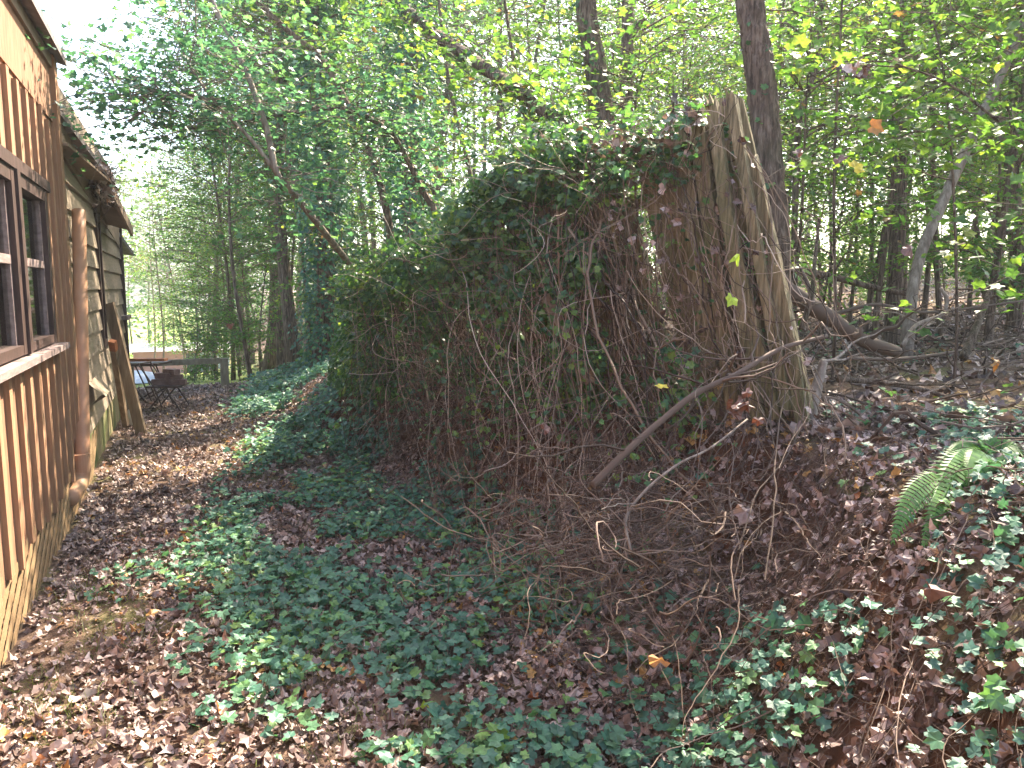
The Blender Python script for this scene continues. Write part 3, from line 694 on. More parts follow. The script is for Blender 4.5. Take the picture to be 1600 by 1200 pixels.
# dense brush heap at the foot (around photo 900-1000, 750-950)
N = 560; c = at(950, 870, 3.2); A = c+rng.normal(0, 1, (N, 3))*(.32, .38, .14)+(0.05, .05, .08); B = A+rng.normal(0, 1, (N, 3))*(.25, .3, .17)
P = wander(interpP(A, B, 20), .035); P[..., 2] = np.maximum(P[..., 2], T(P[..., 0], P[..., 1])+.01)
b.tubes(P, np.linspace(1, .35, 20)[None]*(.0012+.003*rng.uniform(0, 1, N)**2)[:, None], 4)
N = 140; tq = rng.uniform(0, 1, N); A = FP(tq, rng.uniform(-.05, .35, N), rng.uniform(.1, .5, N)); B = A+rng.normal(0, 1, (N, 3))*(.3, .3, .12)+(-.35, -.3, -.4)
P = wander(interpP(A, B, 14), .04); P[..., 2] = np.maximum(P[..., 2], T(P[..., 0], P[..., 1])+.01)
b.tubes(P, np.repeat(rng.uniform(.0012, .003, N)[:, None], 14, 1), 4)
tag(b.build('bank_twigs', M['twig']), 'grey twigs, roots and runners matted over the bank', 'twigs', kind='stuff')
b = MB()   # twigs lying on the plateau and path
N = 1500; x = rng.uniform(2.7, 12, N); y = rng.uniform(1.2, 12, N)
A = np.stack([x, y, T(x, y)+.03], -1); an = rng.uniform(0, 2*PI, N); ln = rng.uniform(.2, 1.0, N)
x2 = x+np.cos(an)*ln; y2 = y+np.sin(an)*ln; B = np.stack([x2, y2, T(x2, y2)+rng.uniform(0, .25, N)], -1)
b.tubes(wander(interpP(A, B, 8), .04), np.linspace(1, .4, 8)[None]*(.002+.012*rng.uniform(0, 1, N)**2.2)[:, None], 5)
tag(b.build('fallen_twigs', M['twig']), 'fallen sticks and twigs strewn over the forest floor right of the fence', 'twigs', kind='stuff')

# named limbs / branches, given in photo pixels and depth
def limb(name, pts, r0, r1, mat, label, cat, subs=0, k=8, parent=None):
    P = curve([at(*p) for p in pts], 8*len(pts)); b = MB(); b.tube(P, np.linspace(r0, r1, len(P)), k, .05)
    for _ in range(subs):
        i0 = random.randint(2, len(P)-2); d = rng.normal(0, 1, 3); d[2] = abs(d[2])*.6; d /= np.linalg.norm(d)
        l = random.uniform(.15, .6); q = wander(interpP(P[i0][None], (P[i0]+d*l)[None], 7), .03)
        b.tubes(q, np.linspace(r1*.6, .0015, 7)[None], 4)
    o = b.build(name, M[mat], smooth=True)
    return tag(o, label, cat) if label else o
limb('fallen_branch', [(925, 760, 3.2), (985, 700, 3.25), (1080, 620, 3.35), (1150, 585, 3.4), (1220, 545, 3.5), (1292, 525, 3.6)], .017, .01, 'twig', 'long grey branch slanting up across the front of the fence', 'branch', 10)
limb('broken_branch', [(985, 860, 2.9), (978, 810, 2.95), (1010, 765, 3.0), (1060, 725, 3.05), (1110, 700, 3.1), (1168, 655, 3.2)], .007, .004, 'barkpale', 'pale bare curved branch arching up from the brush heap', 'branch', 3)
limb('fallen_log', [(1222, 448, 4.6), (1290, 492, 4.7), (1345, 530, 4.8), (1402, 550, 5.0)], .055, .038, 'twig', 'mossy brown log sloping down from the fence to the forest floor', 'log', 4)
limb('fallen_log', [(1228, 420, 6.6), (1300, 432, 6.6), (1360, 448, 6.6), (1430, 462, 6.8)], .035, .02, 'bark', 'thin dark log lying level behind the fence end', 'log', 6)
limb('fallen_log', [(1545, 462, 7.2), (1575, 448, 7.0), (1625, 420, 6.8)], .085, .1, 'bark', 'thick ridged trunk leaning in from the right edge', 'log', 0, 12)
limb('fallen_branch', [(1410, 540, 4.6), (1432, 508, 4.7), (1470, 492, 4.8), (1480, 470, 4.85), (1470, 450, 4.9)], .014, .01, 'barkpale', 'pale crooked forked branch on the forest floor at right', 'branch', 5)
limb('fallen_branch', [(1310, 592, 3.9), (1380, 598, 4.0), (1440, 608, 4.2), (1500, 628, 4.1)], .016, .013, 'bark', 'short brown branch lying in the leaf litter right of the fence foot', 'branch', 4)
limb('dead_sapling', [(1252, 515, 4.5), (1268, 460, 4.5), (1272, 420, 4.5), (1280, 340, 4.6)], .018, .008, 'bark', 'dark crooked dead sapling just right of the fence', 'sapling', 8)
limb('bare_stump', [(1262, 665, 3.75), (1270, 630, 3.75), (1280, 590, 3.8), (1287, 565, 3.8)], .035, .02, 'barkpale', 'slim grey stump at the right foot of the fence', 'stump', 2)
limb('leaning_pole', [(1505, 560, 5.0), (1530, 500, 5.1), (1548, 452, 5.2)], .03, .018, 'bark', 'broken brown pole leaning in the brush at right', 'pole', 3)
limb('fallen_branch', [(1330, 560, 4.4), (1410, 560, 4.8), (1500, 548, 5.2), (1565, 530, 5.6)], .012, .008, 'twig', 'bundle-like thin branch lying across the brush at right', 'branch', 8)
limb('fallen_branch', [(1300, 492, 6), (1370, 476, 6), (1450, 488, 6.2), (1600, 470, 6.6)], .016, .01, 'twig', 'long thin branch lying level across the forest floor at right', 'branch', 8)

# ================================================================= GROUND LEAVES & IVY
def inshed(x, y): return (x < W+.03) & (y < 12.3)
b = MB()
def litter(n, x0, x1, y0, y1, s0, s1, lift=.03, mask=None):
    x = rng.uniform(x0, x1, n); y = rng.uniform(y0, y1, n); k = ~inshed(x, y)
    # thin out over the mossy bare spots
    bare = (fbm(x*1.7+5, y*1.7, 21) > .58) & (x < .9) & (y < 5)
    k &= ~(bare & (rng.uniform(0, 1, n) < .75))
    if mask is not None: k &= mask(x, y)
    x, y = x[k], y[k]; p = np.stack([x, y, T(x, y)+rng.uniform(.004, lift, len(x))], -1)
    b.leaves(dead_t, p, TN(x, y), s0+(s1-s0)*rng.uniform(0, 1, len(x))**1.4, .24)
litter(16000, -.8, 1.6, 1.6, 6.5, .014, .047)
litter(9500, -.8, 2.2, 6.5, 13.5, .025, .05)
litter(13000, 1.2, 3.4, .8, 6.5, .014, .048, .05)
litter(4500, 1.2, 3.2, .6, 6.5, .012, .036, .04, lambda x, y: TN(x, y)[..., 2] < .9)
litter(10000, 2.6, 12, 0.5, 14, .035, .075, .07)
litter(7000, 2, 26, 6, 30, .07, .13, .06)
x = rng.uniform(-.8, 3, 26000); y = rng.uniform(1.6, 8, 26000); k = ~inshed(x, y); x, y = x[k], y[k]
b.leaves(dia_t, np.stack([x, y, T(x, y)+rng.uniform(0, .012, len(x))], -1), TN(x, y), rng.uniform(.005, .016, len(x)), .5)
tag(b.build('leaf_litter', M['dead']), 'carpet of dry brown fallen leaves over path and bank', 'fallen leaves', kind='stuff')
# ivy ground cover
b = MB(); st = MB()
def ivy(n, x0, x1, y0, y1, s0, s1, dens, hmax):
    x = rng.uniform(x0, x1, n); y = rng.uniform(y0, y1, n)
    k = (rng.uniform(0, 1, n) < dens(x, y)) & ~inshed(x, y); x, y = x[k], y[k]
    h = rng.uniform(.015, hmax, len(x)); nr = TN(x, y); p = np.stack([x, y, T(x, y)], -1)
    q = p+nr*h[:, None]+rng.normal(0, .015, (len(x), 3))
    b.leaves(ivy_t, q, nr*.6+(-.08, -.15, .5), rng.uniform(s0, s1, len(x)), .33)
    m_ = rng.uniform(0, 1, len(x)) < .5
    st.tubes(interpP(p[m_], q[m_]-(0, 0, .005), 3)+rng.normal(0, .004, (m_.sum(), 3, 3)), np.full((m_.sum(), 3), .0013), 3)
def d1(x, y):
    e = np.interp(y, [1.5, 3, 4.7, 6, 8.5, 10.5, 13], [-.25, -.15, -.3, -.05, .4, .25, .8])
    s = sm((x-e)/.5)*(1-sm((x-1.45)/.6)*.6)
    return s*sm((fbm(x*1.9, y*1.9, 40)-.33)/.16)*.85
ivy(19000, -.4, 2.0, 1.6, 7, .02, .044, d1, .1)
ivy(19000, .1, 2.6, 7, 14, .03, .055, d1, .16)
def d2(x, y):   # right bank near the camera
    r = sm((fbm(x*1.9+9, y*1.9, 50)-.42)/.14)
    edge = sm(((x-y*1.15)-.12)/.5)
    return np.clip(r*.17+edge*.9*sm((fbm(x*2, y*2, 52)-.3)/.15), 0, 1)
ivy(7500, 1.2, 3.6, .7, 3.4, .02, .036, d2, .07)
ivy(2600, 1.6, 3.6, 2.5, 6.5, .02, .036, lambda x, y: sm((fbm(x*2, y*2, 55)-.42)/.12)*.55, .06)
ivy(5200, 2.8, 9, 1.5, 12, .03, .05, lambda x, y: sm((fbm(x*1.2, y*1.2, 57)-.45)/.12)*.6, .09)
# strip of ivy crossing the path
ivy(500, -.55, .3, 4.1, 5.0, .02, .036, lambda x, y: np.exp(-((y-4.55)/.22)**2)*.8, .05)
ivo = tag(b.build('ivy_ground_cover', M['ivy']), 'glossy green ivy carpet between the path and the bank', 'ivy', kind='stuff')
tag(st.build('ivy_petioles', M['vine']), 'thin leaf stalks under the ivy carpet', 'ivy stalks', kind='stuff')
# grass wisps
b = MB(); cs = [atz(190, 1000), atz(150, 950), atz(130, 920), atz(35, 1090), atz(230, 890), atz(110, 1130), atz(560, 1150)]
for c in cs:
    N = 90; A = c+rng.normal(0, 1, (N, 3))*(.11, .13, 0); A[:, 2] = T(A[:, 0], A[:, 1]); B = A+rng.normal(0, .03, (N, 3))+(0, 0, .04)
    b.tubes(wander(interpP(A, B, 4), .01), np.tile([.0014, .0012, .001, .0004], (N, 1)), 3)
tag(b.build('grass_tufts', M['grass']), 'sparse pale grass wisps on the bare path', 'grass', kind='stuff')

# ivy over the fence
b = MB()
def fivy(N, t0, t1, v0, v1, o0, o1, s0, s1, tilt=.5, sp_=.03):
    t_ = rng.uniform(t0, t1, N); v = rng.uniform(v0, v1, N)
    p = FP(t_, v, rng.uniform(o0, o1, N))+rng.normal(0, sp_, (N, 3))
    k = fbm(t_*22, v*7, 61, 3) > rng.uniform(.28, .58, N); p = p[k]
    nr = np.tile(np.array([-FW[0], -FW[1], .75]), (len(p), 1)); b.leaves(ivy_t, p, nr, rng.uniform(s0, s1, len(p)), tilt)
fivy(1300, .14, .36, .88, 1.06, -.12, .16, .02, .036)      # cap over the middle boards
fivy(2600, .34, .62, .8, 1.08, -.2, .22, .022, .042)
fivy(260, .16, .5, .3, .85, .03, .14, .018, .032)
fivy(6500, .58, 1.0, .55, 1.1, -.25, .35, .026, .048, .5, .06)
fivy(3200, .5, 1.0, .0, .65, .0, .4, .024, .044, .5, .05)
fivy(1500, .3, .8, -.15, .3, .1, .5, .02, .036)
fivy(300, .0, .16, .2, .9, .03, .1, .016, .028)
N = 3200; t_ = rng.uniform(.25, 1, N); v = rng.uniform(-.1, .75, N); p = FP(t_, v, .2)+np.array([-.75, -.45, 0])*(rng.uniform(0, .75, N)*(1-v))[:, None]+rng.normal(0, .05, (N, 3))
k = (fbm(t_*20, v*8, 63, 3) > rng.uniform(.36, .62, N)) & ((t_ > .48) | (v < .2)); p = p[k]; p[:, 2] = np.maximum(p[:, 2], T(p[:, 0], p[:, 1])+.03)
b.leaves(ivy_t, p, np.tile(np.array([-FW[0], -FW[1], .9]), (len(p), 1)), rng.uniform(.018, .038, len(p)), .5)
# shaggy ivy heap beyond the left end
N = 9500; c = np.array([2.15, 8.2, .9]); u = rng.normal(0, 1, (N, 3)); u /= np.linalg.norm(u, axis=1, keepdims=True); u[:, 2] = np.abs(u[:, 2])
rr_ = (.75+.5*fbm(u[:, 0]*3+5, u[:, 1]*3+u[:, 2]*2, 66))[:, None]
p = c+u*rr_*(.75, 1.7, 1.15)-(0, 0, .35); b.leaves(ivy_t, p, u+(0, 0, .5), rng.uniform(.03, .055, N), .5)
# leafy clumps bulging out of the heap
for _ in range(62):
    tq = rng.uniform(.46, 1.0); vq = rng.uniform(.15, 1.02) if rng.uniform() < .45 else rng.uniform(.75, 1.05)
    c = FP(tq, vq, rng.uniform(.05, .35))[0]; n_ = rng.integers(35, 110); u = rng.normal(0, 1, (n_, 3)); u /= np.linalg.norm(u, axis=1, keepdims=True)
    rr2 = rng.uniform(.09, .24); p = c+u*rr2*rng.uniform(.5, 1, (n_, 1))*(1, 1, .8); b.leaves(ivy_t, p, u*.7+(-.25, -.3, .7), rng.uniform(.022, .05, n_)*rng.uniform(.8, 1.15), .4)
# ragged shoots standing out of the top
N = 330; t_ = rng.uniform(.12, 1, N)**.8; A = FP(t_, rng.uniform(.8, 1.0, N), rng.uniform(-.1, .2, N)); d = rng.normal(0, 1, (N, 3))*(1, 1, .5)+(-.2, -.2, .7); d /= np.linalg.norm(d, axis=1, keepdims=True)
ln_ = rng.uniform(.12, .5, N); P = wander(interpP(A, A+d*ln_[:, None], 8), .03); SH = P.copy()
for _ in range(9):
    uu = rng.integers(2, 8, N); p = P[np.arange(N), uu]+rng.normal(0, .025, (N, 3)); b.leaves(ivy_t, p, np.tile([-.2, -.3, .9], (N, 1)), rng.uniform(.018, .042, N), .5)
tag(b.build('fence_ivy', M['ivyfence']), 'green ivy leaves covering the top and left half of the leaning fence', 'ivy', kind='stuff')
b = MB(); b.tubes(SH, np.full((len(SH), 8), .0018), 3); tag(b.build('ivy_shoots', M['vine']), 'thin shoots sticking up along the top of the vine heap', 'vines', kind='stuff')
b = MB(); N = 230; t_ = rng.uniform(.13, .62, N); p = FP(t_, rng.uniform(.95, 1.06, N), rng.uniform(-.15, .15, N))+rng.normal(0, .03, (N, 3)); b.leaves(dead_t, p, np.tile([0, 0, 1.], (N, 1)), rng.uniform(.03, .06, N), .6)
N = 420; t_ = rng.uniform(0, 1, N); p = FP(t_, rng.uniform(-.15, 1, N), rng.uniform(.05, .35, N)); b.leaves(dead_t, p, np.tile([-.4, -.9, .4], (N, 1)), rng.uniform(.02, .045, N), .8)
tag(b.build('caught_leaves', M['dead']), 'dry brown leaves caught on top of the fence and in its vines', 'fallen leaves', kind='stuff')

# single eye-catching leaves
def leaf1(x, y, D, s, mat, label, tm=maple_t, nr=(-.35, -.8, .5), onground=False, name='fallen_leaf', n=1):
    p = at(x, y, D)
    if onground: p = p*0+atz(x, y, 0) if onground == 1 else p
    b = MB(); b.leaves(tm, p[None]+(rng.normal(0, s*.6, (n, 3)) if n > 1 else 0), np.tile(np.array([nr], float), (n, 1)), s*rng.uniform(.7, 1.1, n) if n > 1 else s, .15 if n == 1 else 1.0); return tag(b.build(name, M[mat]), label, 'leaf')
leaf1(1144, 465, 3.4, .05, 'lime', 'bright lime green leaf hanging in front of the fence boards', name='hanging_leaf')
leaf1(1036, 605, 3.2, .042, 'yellow', 'yellow leaf caught above the slanting grey branch', name='hanging_leaf', nr=(0, -.3, .9))
leaf1(1160, 632, 3.15, .05, 'russet', 'large crumpled russet leaf cluster hanging at the foot of the fence', dead_t, name='dead_leaf', n=9)
leaf1(1185, 655, 3.15, .035, 'russet', 'smaller crumpled russet leaf hanging below the big cluster', dead_t, name='dead_leaf')
leaf1(850, 672, 3.6, .04, 'russet', 'small round russet leaf dangling left of the brush heap', dead_t, name='dead_leaf')
leaf1(700, 950, 0, .045, 'yellow', 'bright yellow leaf standing in the ivy carpet', dead_t, (0, -.6, .7), 1)
leaf1(668, 1118, 0, .06, 'lime', 'yellow-green leaf lying in the ivy at bottom centre', dead_t, (0, -.3, .9), 1)
leaf1(1032, 1032, 2.35, .05, 'orange', 'golden orange leaf lying among twigs at lower centre', dead_t, (0, -.5, .8))
leaf1(1452, 918, 2.2, .055, 'russet', 'large salmon red leaf on the bank below the fern', dead_t, (-.3, -.8, .4))
leaf1(1165, 797, 3.0, .055, 'dead', 'pale tan leaf on the clay bank below the fence', dead_t, (-.3, -.7, .5))
leaf1(148, 1108, 0, .05, 'orange', 'yellow orange leaf on the path at lower left', dead_t, (0, -.3, .9), 1)
leaf1(402, 978, 0, .045, 'yellow', 'curled yellow leaf lying on the path edge', dead_t, (0, -.4, .9), 1)
leaf1(215, 972, 0, .045, 'russet', 'reddish leaf on the bare sunny path', dead_t, (0, -.3, .9), 1)
leaf1(1555, 566, 4.6, .06, 'orange', 'glowing orange leaf on the forest floor at far right', dead_t, (-.2, -.6, .6))
leaf1(1335, 262, 3.6, .06, 'yellow', 'yellow leaf hanging in the brush right of the big trunk', maple_t, name='hanging_leaf')
leaf1(1310, 248, 3.5, .055, 'russet', 'curled dark red leaf hanging right of the big trunk', dead_t, name='dead_leaf')
leaf1(1425, 388, 3.7, .06, 'russet', 'curled brown leaf hanging in front of the pale sapling', dead_t, name='dead_leaf')
leaf1(1362, 198, 3.8, .07, 'orange', 'long yellow brown leaf hanging high in the brush at right', maple_t, name='hanging_leaf')
leaf1(1340, 108, 3.8, .05, 'dead', 'withered grey brown leaf clump hanging near the top right', dead_t, name='dead_leaf', n=7)
leaf1(1250, 68, 4.2, .075, 'lime', 'broad green leaf hanging right of the top of the big trunk', maple_t, name='hanging_leaf')
leaf1(1150, 405, 3.45, .045, 'lime', 'small pale leaf hanging on the fence above the lime leaf', dead_t, name='hanging_leaf')
leaf1(1246, 240, 3.9, .05, 'russet', 'russet leaf hanging beside the trunk above the fence end', dead_t, name='dead_leaf')
leaf1(362, 508, 6.5, .05, 'russet', 'bright red leaf hanging over the far end of the path', dead_t, name='dead_leaf')

# fern
fc = at(1500, 745, 2.75)
fern = tag(empty('fern', tuple(fc)), 'bright green fern with arching fronds on the right bank', 'fern')
for pts in [[(1540, 738, 2.85), (1490, 742, 2.7), (1430, 770, 2.55), (1392, 850, 2.45)], [(1545, 745, 2.85), (1510, 760, 2.7), (1470, 800, 2.55), (1440, 855, 2.45)], [(1540, 742, 2.9), (1570, 715, 2.9), (1600, 725, 2.8)], [(1540, 740, 2.9), (1510, 725, 2.85), (1470, 722, 2.8)], [(1550, 750, 2.85), (1530, 780, 2.7), (1505, 830, 2.6)], [(1545, 735, 2.9), (1545, 705, 2.9), (1530, 690, 2.85)]]:
    P = curve([at(*p) for p in pts], 40)-fc; P[:, 2] = np.maximum(P[:, 2], T(P[:, 0]+fc[0], P[:, 1]+fc[1])-fc[2]+.03+.05*np.sin(np.linspace(0, PI, 40))); b = MB(); b.tube(P, np.linspace(.003, .001, 40), 4)
    for q in range(5, 39):
        tg = P[q+1 if q < 39 else q]-P[q-1]; tg /= np.linalg.norm(tg); u = q/39
        ln = .08*math.sin(PI*min(1, .12+u*.88))**.6*(1.05-u*.55)
        nr = np.array([-.3, -.6, .75]); sd_ = np.cross(tg, nr); sd_ /= np.linalg.norm(sd_)
        for s_ in (-1, 1):
            d = sd_*s_+tg*.25; d /= np.linalg.norm(d); w_ = tg*.0075
            p0 = P[q]; tip = p0+d*ln+np.array([0, 0, -.012]); mid = p0+d*ln*.55
            b.add([p0-w_*.8, mid-w_, tip, mid+w_, p0+w_*.8], [[0, 1, 3, 4]]); b.add([mid-w_, tip, mid+w_], [[0, 1, 2]])
    b.build('frond', M['fern'], fern)

# ================================================================= TREES
def zt(p): return float(T(p[0], p[1]))
def tubeskel(b, P, r0, r1, k=7): b.tube(P, np.linspace(r0, r1, len(P))*1.0, k, .04)
def proto(H, r, zc0, rad_, nl, leaf, tm, mat, seed, bark='bark', flat=.09, droop=.0, ncl=60, lean=(0, 0), nrm=(0, 0, 1), ivyn=0):
    """meshes (trunk, crown) in local space"""
    global rng
    keep_ = rng; rng = np.random.default_rng(seed)
    tr = MB(); cr = MB()
    n = 14; u = np.linspace(0, 1, n)
    ax = np.stack([lean[0]*u*H+np.sin(u*5+seed)*.022*H, lean[1]*u*H+np.cos(u*4+seed)*.022*H, u*H-.15], -1)
    ax[:, :2] -= ax[0, :2]
    tr.tube(ax, r*(1-u*.85)*(1+.35*np.exp(-u*25)), 12, .05)
    per = max(1, nl//ncl)
    for q in range(ncl):
        uz = zc0/H+(1-zc0/H)*rng.uniform(0, 1)**.85; zc = uz*H
        ia = uz*(n-1); i0 = int(min(ia, n-2)); p0 = ax[i0]*(1-(ia-i0))+ax[i0+1]*(ia-i0)
        an = rng.uniform(0, 2*PI); env = math.sin(PI*min(1, .25+.75*(1-(zc-zc0)/(H-zc0+.01))))**.5
        ln = rad_*rng.uniform(.45, 1.0)*max(.35, env)
        p1 = p0+np.array([math.cos(an)*ln, math.sin(an)*ln, ln*rng.uniform(.05, .45)-droop*ln])
        pm = (p0+p1)/2+np.array([0, 0, ln*.12])
        P = curve([p0, pm, p1], 7); tr.tube(P, np.linspace(max(.008, r*.22*(1-uz*.6)), .004, 7), 4)
        # leaf spray: several twigs with leaves in a flattened fan
        nt_ = 5
        for w_ in range(nt_):
            s0 = rng.uniform(.35, 1.0); q0 = P[int(s0*6)]; a2 = an+rng.normal(0, .9); l2 = ln*rng.uniform(.2, .45)
            q1 = q0+np.array([math.cos(a2)*l2, math.sin(a2)*l2, rng.normal(0, .1)*l2])
            tr.tube(np.stack([q0, (q0+q1)/2+(0, 0, .03), q1]), [.004, .003, .002], 3)
            k_ = per//nt_; uu = rng.uniform(0, 1.15, k_)
            pos = q0+(q1-q0)*uu[:, None]+rng.normal(0, 1, (k_, 3))*(.16*l2+.1, .16*l2+.1, flat*(.5+l2*.4))
            cr.leaves(tm, pos, np.tile(np.array(nrm, float), (k_, 1)), rng.uniform(.65, 1.15, k_)*leaf, .5)
    if ivyn:
        zz = rng.uniform(0, 1, ivyn)**1.0*H*.8; a_ = rng.uniform(0, 2*PI, ivyn); ia = zz/H*(n-1); i0 = np.clip(ia.astype(int), 0, n-2); f_ = (ia-i0)[:, None]
        pc_ = ax[i0]*(1-f_)+ax[i0+1]*f_; R_ = r*1.0+.1+.5*fbm(a_*1.5, zz*1.2, seed)
        d = np.stack([np.cos(a_), np.sin(a_), 0*a_], -1); pos = pc_+d*(R_*rng.uniform(.6, 1, ivyn))[:, None]
        iv = MB(); iv.leaves(ivy_t, pos, d+(0, 0, .5), rng.uniform(.035, .06, ivyn), .4)
    tm_ = tr.mesh('trunk', M[bark], True); cm_ = cr.mesh('crown', M[mat])
    im_ = iv.mesh('ivy', M['ivy']) if ivyn else None
    rng = keep_
    return tm_, cm_, im_
def plant(name, meshes, loc, rz, sc, label, cat='tree', group=None, tilt=(0, 0)):
    o = empty(name, loc, rz); o.scale = (sc, sc, sc); o.rotation_euler = (tilt[0], tilt[1], rz)
    for nm, me in zip(('trunk', 'crown', 'ivy'), meshes):
        if me is None: continue
        c = bpy.data.objects.new(nm, me); COL.objects.link(c); c.parent = o
    return tag(o, label, cat, group)
PR = {
 'tall': proto(13, .11, 3.0, 3.0, 6500, .062, oval_t, 'canopy', 11, ncl=70),
 'tall2': proto(12, .09, 2.0, 2.8, 6500, .058, oval_t, 'canopylime', 12, ncl=75),
 'cool': proto(12, .13, 2.6, 3.1, 8000, .06, oval_t, 'canopydark', 13, ncl=75, droop=.15),
 'mid': proto(6.5, .035, 1.0, 1.9, 3600, .05, oval_t, 'canopylime', 14, ncl=55),
 'mid2': proto(6.0, .04, .8, 1.9, 3600, .052, oval_t, 'canopy', 15, ncl=55),
 'sap': proto(3.4, .02, .5, .95, 1500, .045, oval_t, 'canopylime', 16, ncl=34),
 'bush': proto(2.2, .02, .15, 1.1, 2600, .05, oval_t, 'canopy', 18, ncl=45),
 'bush2': proto(1.6, .015, .1, .9, 1500, .045, oval_t, 'canopylime', 19, ncl=36),
 'ivied': proto(11, .16, 3.5, 2.4, 6000, .06, oval_t, 'canopydark', 17, ncl=55, ivyn=9000),
}
n_bg = 0
def bgtree(kind, x, D, sc=1.0, rz=None, label=None, group=None, tilt=None, name=None):
    p = at(x, 500, D); z = zt(p)
    nm = name or {'sap': 'sapling', 'bush': 'shrub', 'bush2': 'shrub', 'mid': 'young_tree', 'mid2': 'young_tree', 'ivied': 'ivy_covered_tree'}.get(kind, 'forest_tree')
    g = None
    lab = label
    if lab is None:
        side_ = 'behind the fence' if x > 620 else 'beyond the end of the path'
        kd = {'bush': 'rounded green shrub', 'bush2': 'small lime-leaved shrub', 'sap': 'slim leafy sapling', 'mid': 'slender lime-leaved young tree', 'mid2': 'slender green young tree', 'tall': 'tall green forest tree', 'tall2': 'tall yellow-green forest tree', 'cool': 'tall dark green forest tree', 'ivied': 'ivy-wrapped tree'}[kind]
        lab = kd+' among the dense woods '+side_; group = kd+'s '+side_
    return plant(nm, PR[kind], (p[0], p[1], z), random.uniform(0, 6.28) if rz is None else rz, sc, lab, {'sap': 'sapling', 'bush': 'shrub', 'bush2': 'shrub'}.get(kind, 'tree'), group,
                 tilt or (random.gauss(0, .06), random.gauss(0, .06)))
# named trees along the left / centre
bgtree('cool', 462, 14.5, 1.0, label='dark straight trunk standing at the end of the path', tilt=(0, .01))
bgtree('tall', 438, 17.0, 1.0, label='paler trunk just behind the dark straight one at the end of the path')
bgtree('ivied', 500, 12.5, .95, label='ivy-clad column tree left of the fence heap')
bgtree('ivied', 655, 11, .9, label='ivy-clad tree rising behind the left half of the fence')
bgtree('ivied', 560, 15, .95, label='farther ivy-clad tree between the two ivy columns')
# scattered forest; keep the sun's way open to the spots that lie in sunlight
SUNNY = [atz(190, 980), atz(120, 830), (-.8, 5.0, 1.2), (-.8, 8.5, 1.2), atz(440, 665, .2), FP(.5, 1)[0], FP(.8, 1)[0], atz(330, 690)]
sh_ = np.array([math.sin(SUN_AZ), math.cos(SUN_AZ)]); tan_ = math.tan(SUN_EL)
def blocks(p, H, R_):
    for q in SUNNY:
        d = np.array([p[0]-q[0], p[1]-q[1]]); a = d@sh_
        if a < 0: continue
        lat = abs(d@np.array([-sh_[1], sh_[0]]))
        if lat < R_ and q[2]+(a-R_)*tan_ < H+zt(p): return True
    return False
spots = []
def scatter(kinds, xs, ds, n, seed):
    rs = random.Random(seed)
    for _ in range(n):
        for __ in range(30):
            x = rs.uniform(*xs); D = math.sqrt(rs.uniform(ds[0]**2, ds[1]**2)); p = at(x, 500, D)
            if p[0] < .8 and p[1] < 24: continue
            if x < 330 and D < 75 and p[0] < 1.8: continue
            kk = rs.choice(kinds)
            if blocks(p, {'sap': 3.6, 'bush': 1, 'bush2': 1, 'mid': 6.5, 'mid2': 6.2}.get(kk, 12.5), {'sap': .9, 'mid': 1.5, 'mid2': 1.5}.get(kk, 2.1)): continue
            if all((p[0]-a)**2+(p[1]-c)**2 > (1.0 if D < 14 else 2.2) for a, c in spots): break
        else: continue
        spots.append((p[0], p[1])); k = kk
        if k in ('sap',): sc = rs.uniform(.8, 1.3)
        else: sc = rs.uniform(.85, 1.2)
        bgtree(k, x, D, sc)
scatter(['tall', 'tall2', 'tall2', 'cool'], (700, 1650), (12, 24), 11, 1)
scatter(['tall', 'tall2', 'cool'], (560, 1650), (24, 40), 16, 2)
scatter(['mid', 'mid', 'mid2'], (820, 1650), (8.5, 18), 22, 3)
scatter(['sap', 'sap', 'mid'], (1000, 1650), (7, 16), 30, 4)
scatter(['cool', 'tall', 'cool'], (360, 700), (15, 32), 9, 5)
scatter(['mid2', 'mid'], (380, 700), (12.5, 24), 9, 6)
scatter(['sap', 'mid2'], (330, 560), (14.5, 22), 4, 7)
scatter(['cool', 'tall'], (120, 420), (26, 45), 5, 8)
scatter(['bush', 'bush2'], (385, 620), (13.5, 22), 14, 9)
scatter(['bush', 'bush2'], (780, 1650), (9, 22), 22, 10)
for x, D, k, sc in [(250, 42, 'mid', 1.7), (285, 46, 'mid2', 1.9), (318, 30, 'mid2', 1.6), (350, 24, 'mid', 1.3), (300, 24, 'mid2', .8), (235, 52, 'mid', 2.0), (268, 60, 'mid2', 2.2), (372, 19, 'mid2', 1.0), (335, 17.5, 'sap', 1.1), (312, 19, 'sap', .95), (385, 15.5, 'sap', .9), (405, 16, 'sap', 1.2),
                    (300, 15.5, 'bush', .7), (330, 16.5, 'bush', .9), (372, 15, 'bush2', .8), (205, 75, 'tall2', 1.1), (232, 84, 'cool', 1.1), (258, 78, 'tall2', 1.1), (285, 74, 'tall', 1.1), (310, 70, 'cool', 1.0), (188, 80, 'tall', 1.1), (335, 64, 'tall2', 1.0)]:
    bgtree(k, x, D, sc)
rs = random.Random(44)
for x in (470, 540, 600, 660, 720, 775, 830, 880, 940, 1010, 1080, 1150, 1260, 1380, 1500):
    bgtree(rs.choice(['tall', 'tall2', 'tall2', 'cool']), x+rs.uniform(-20, 20), rs.uniform(31, 42), rs.uniform(1.3, 1.6))
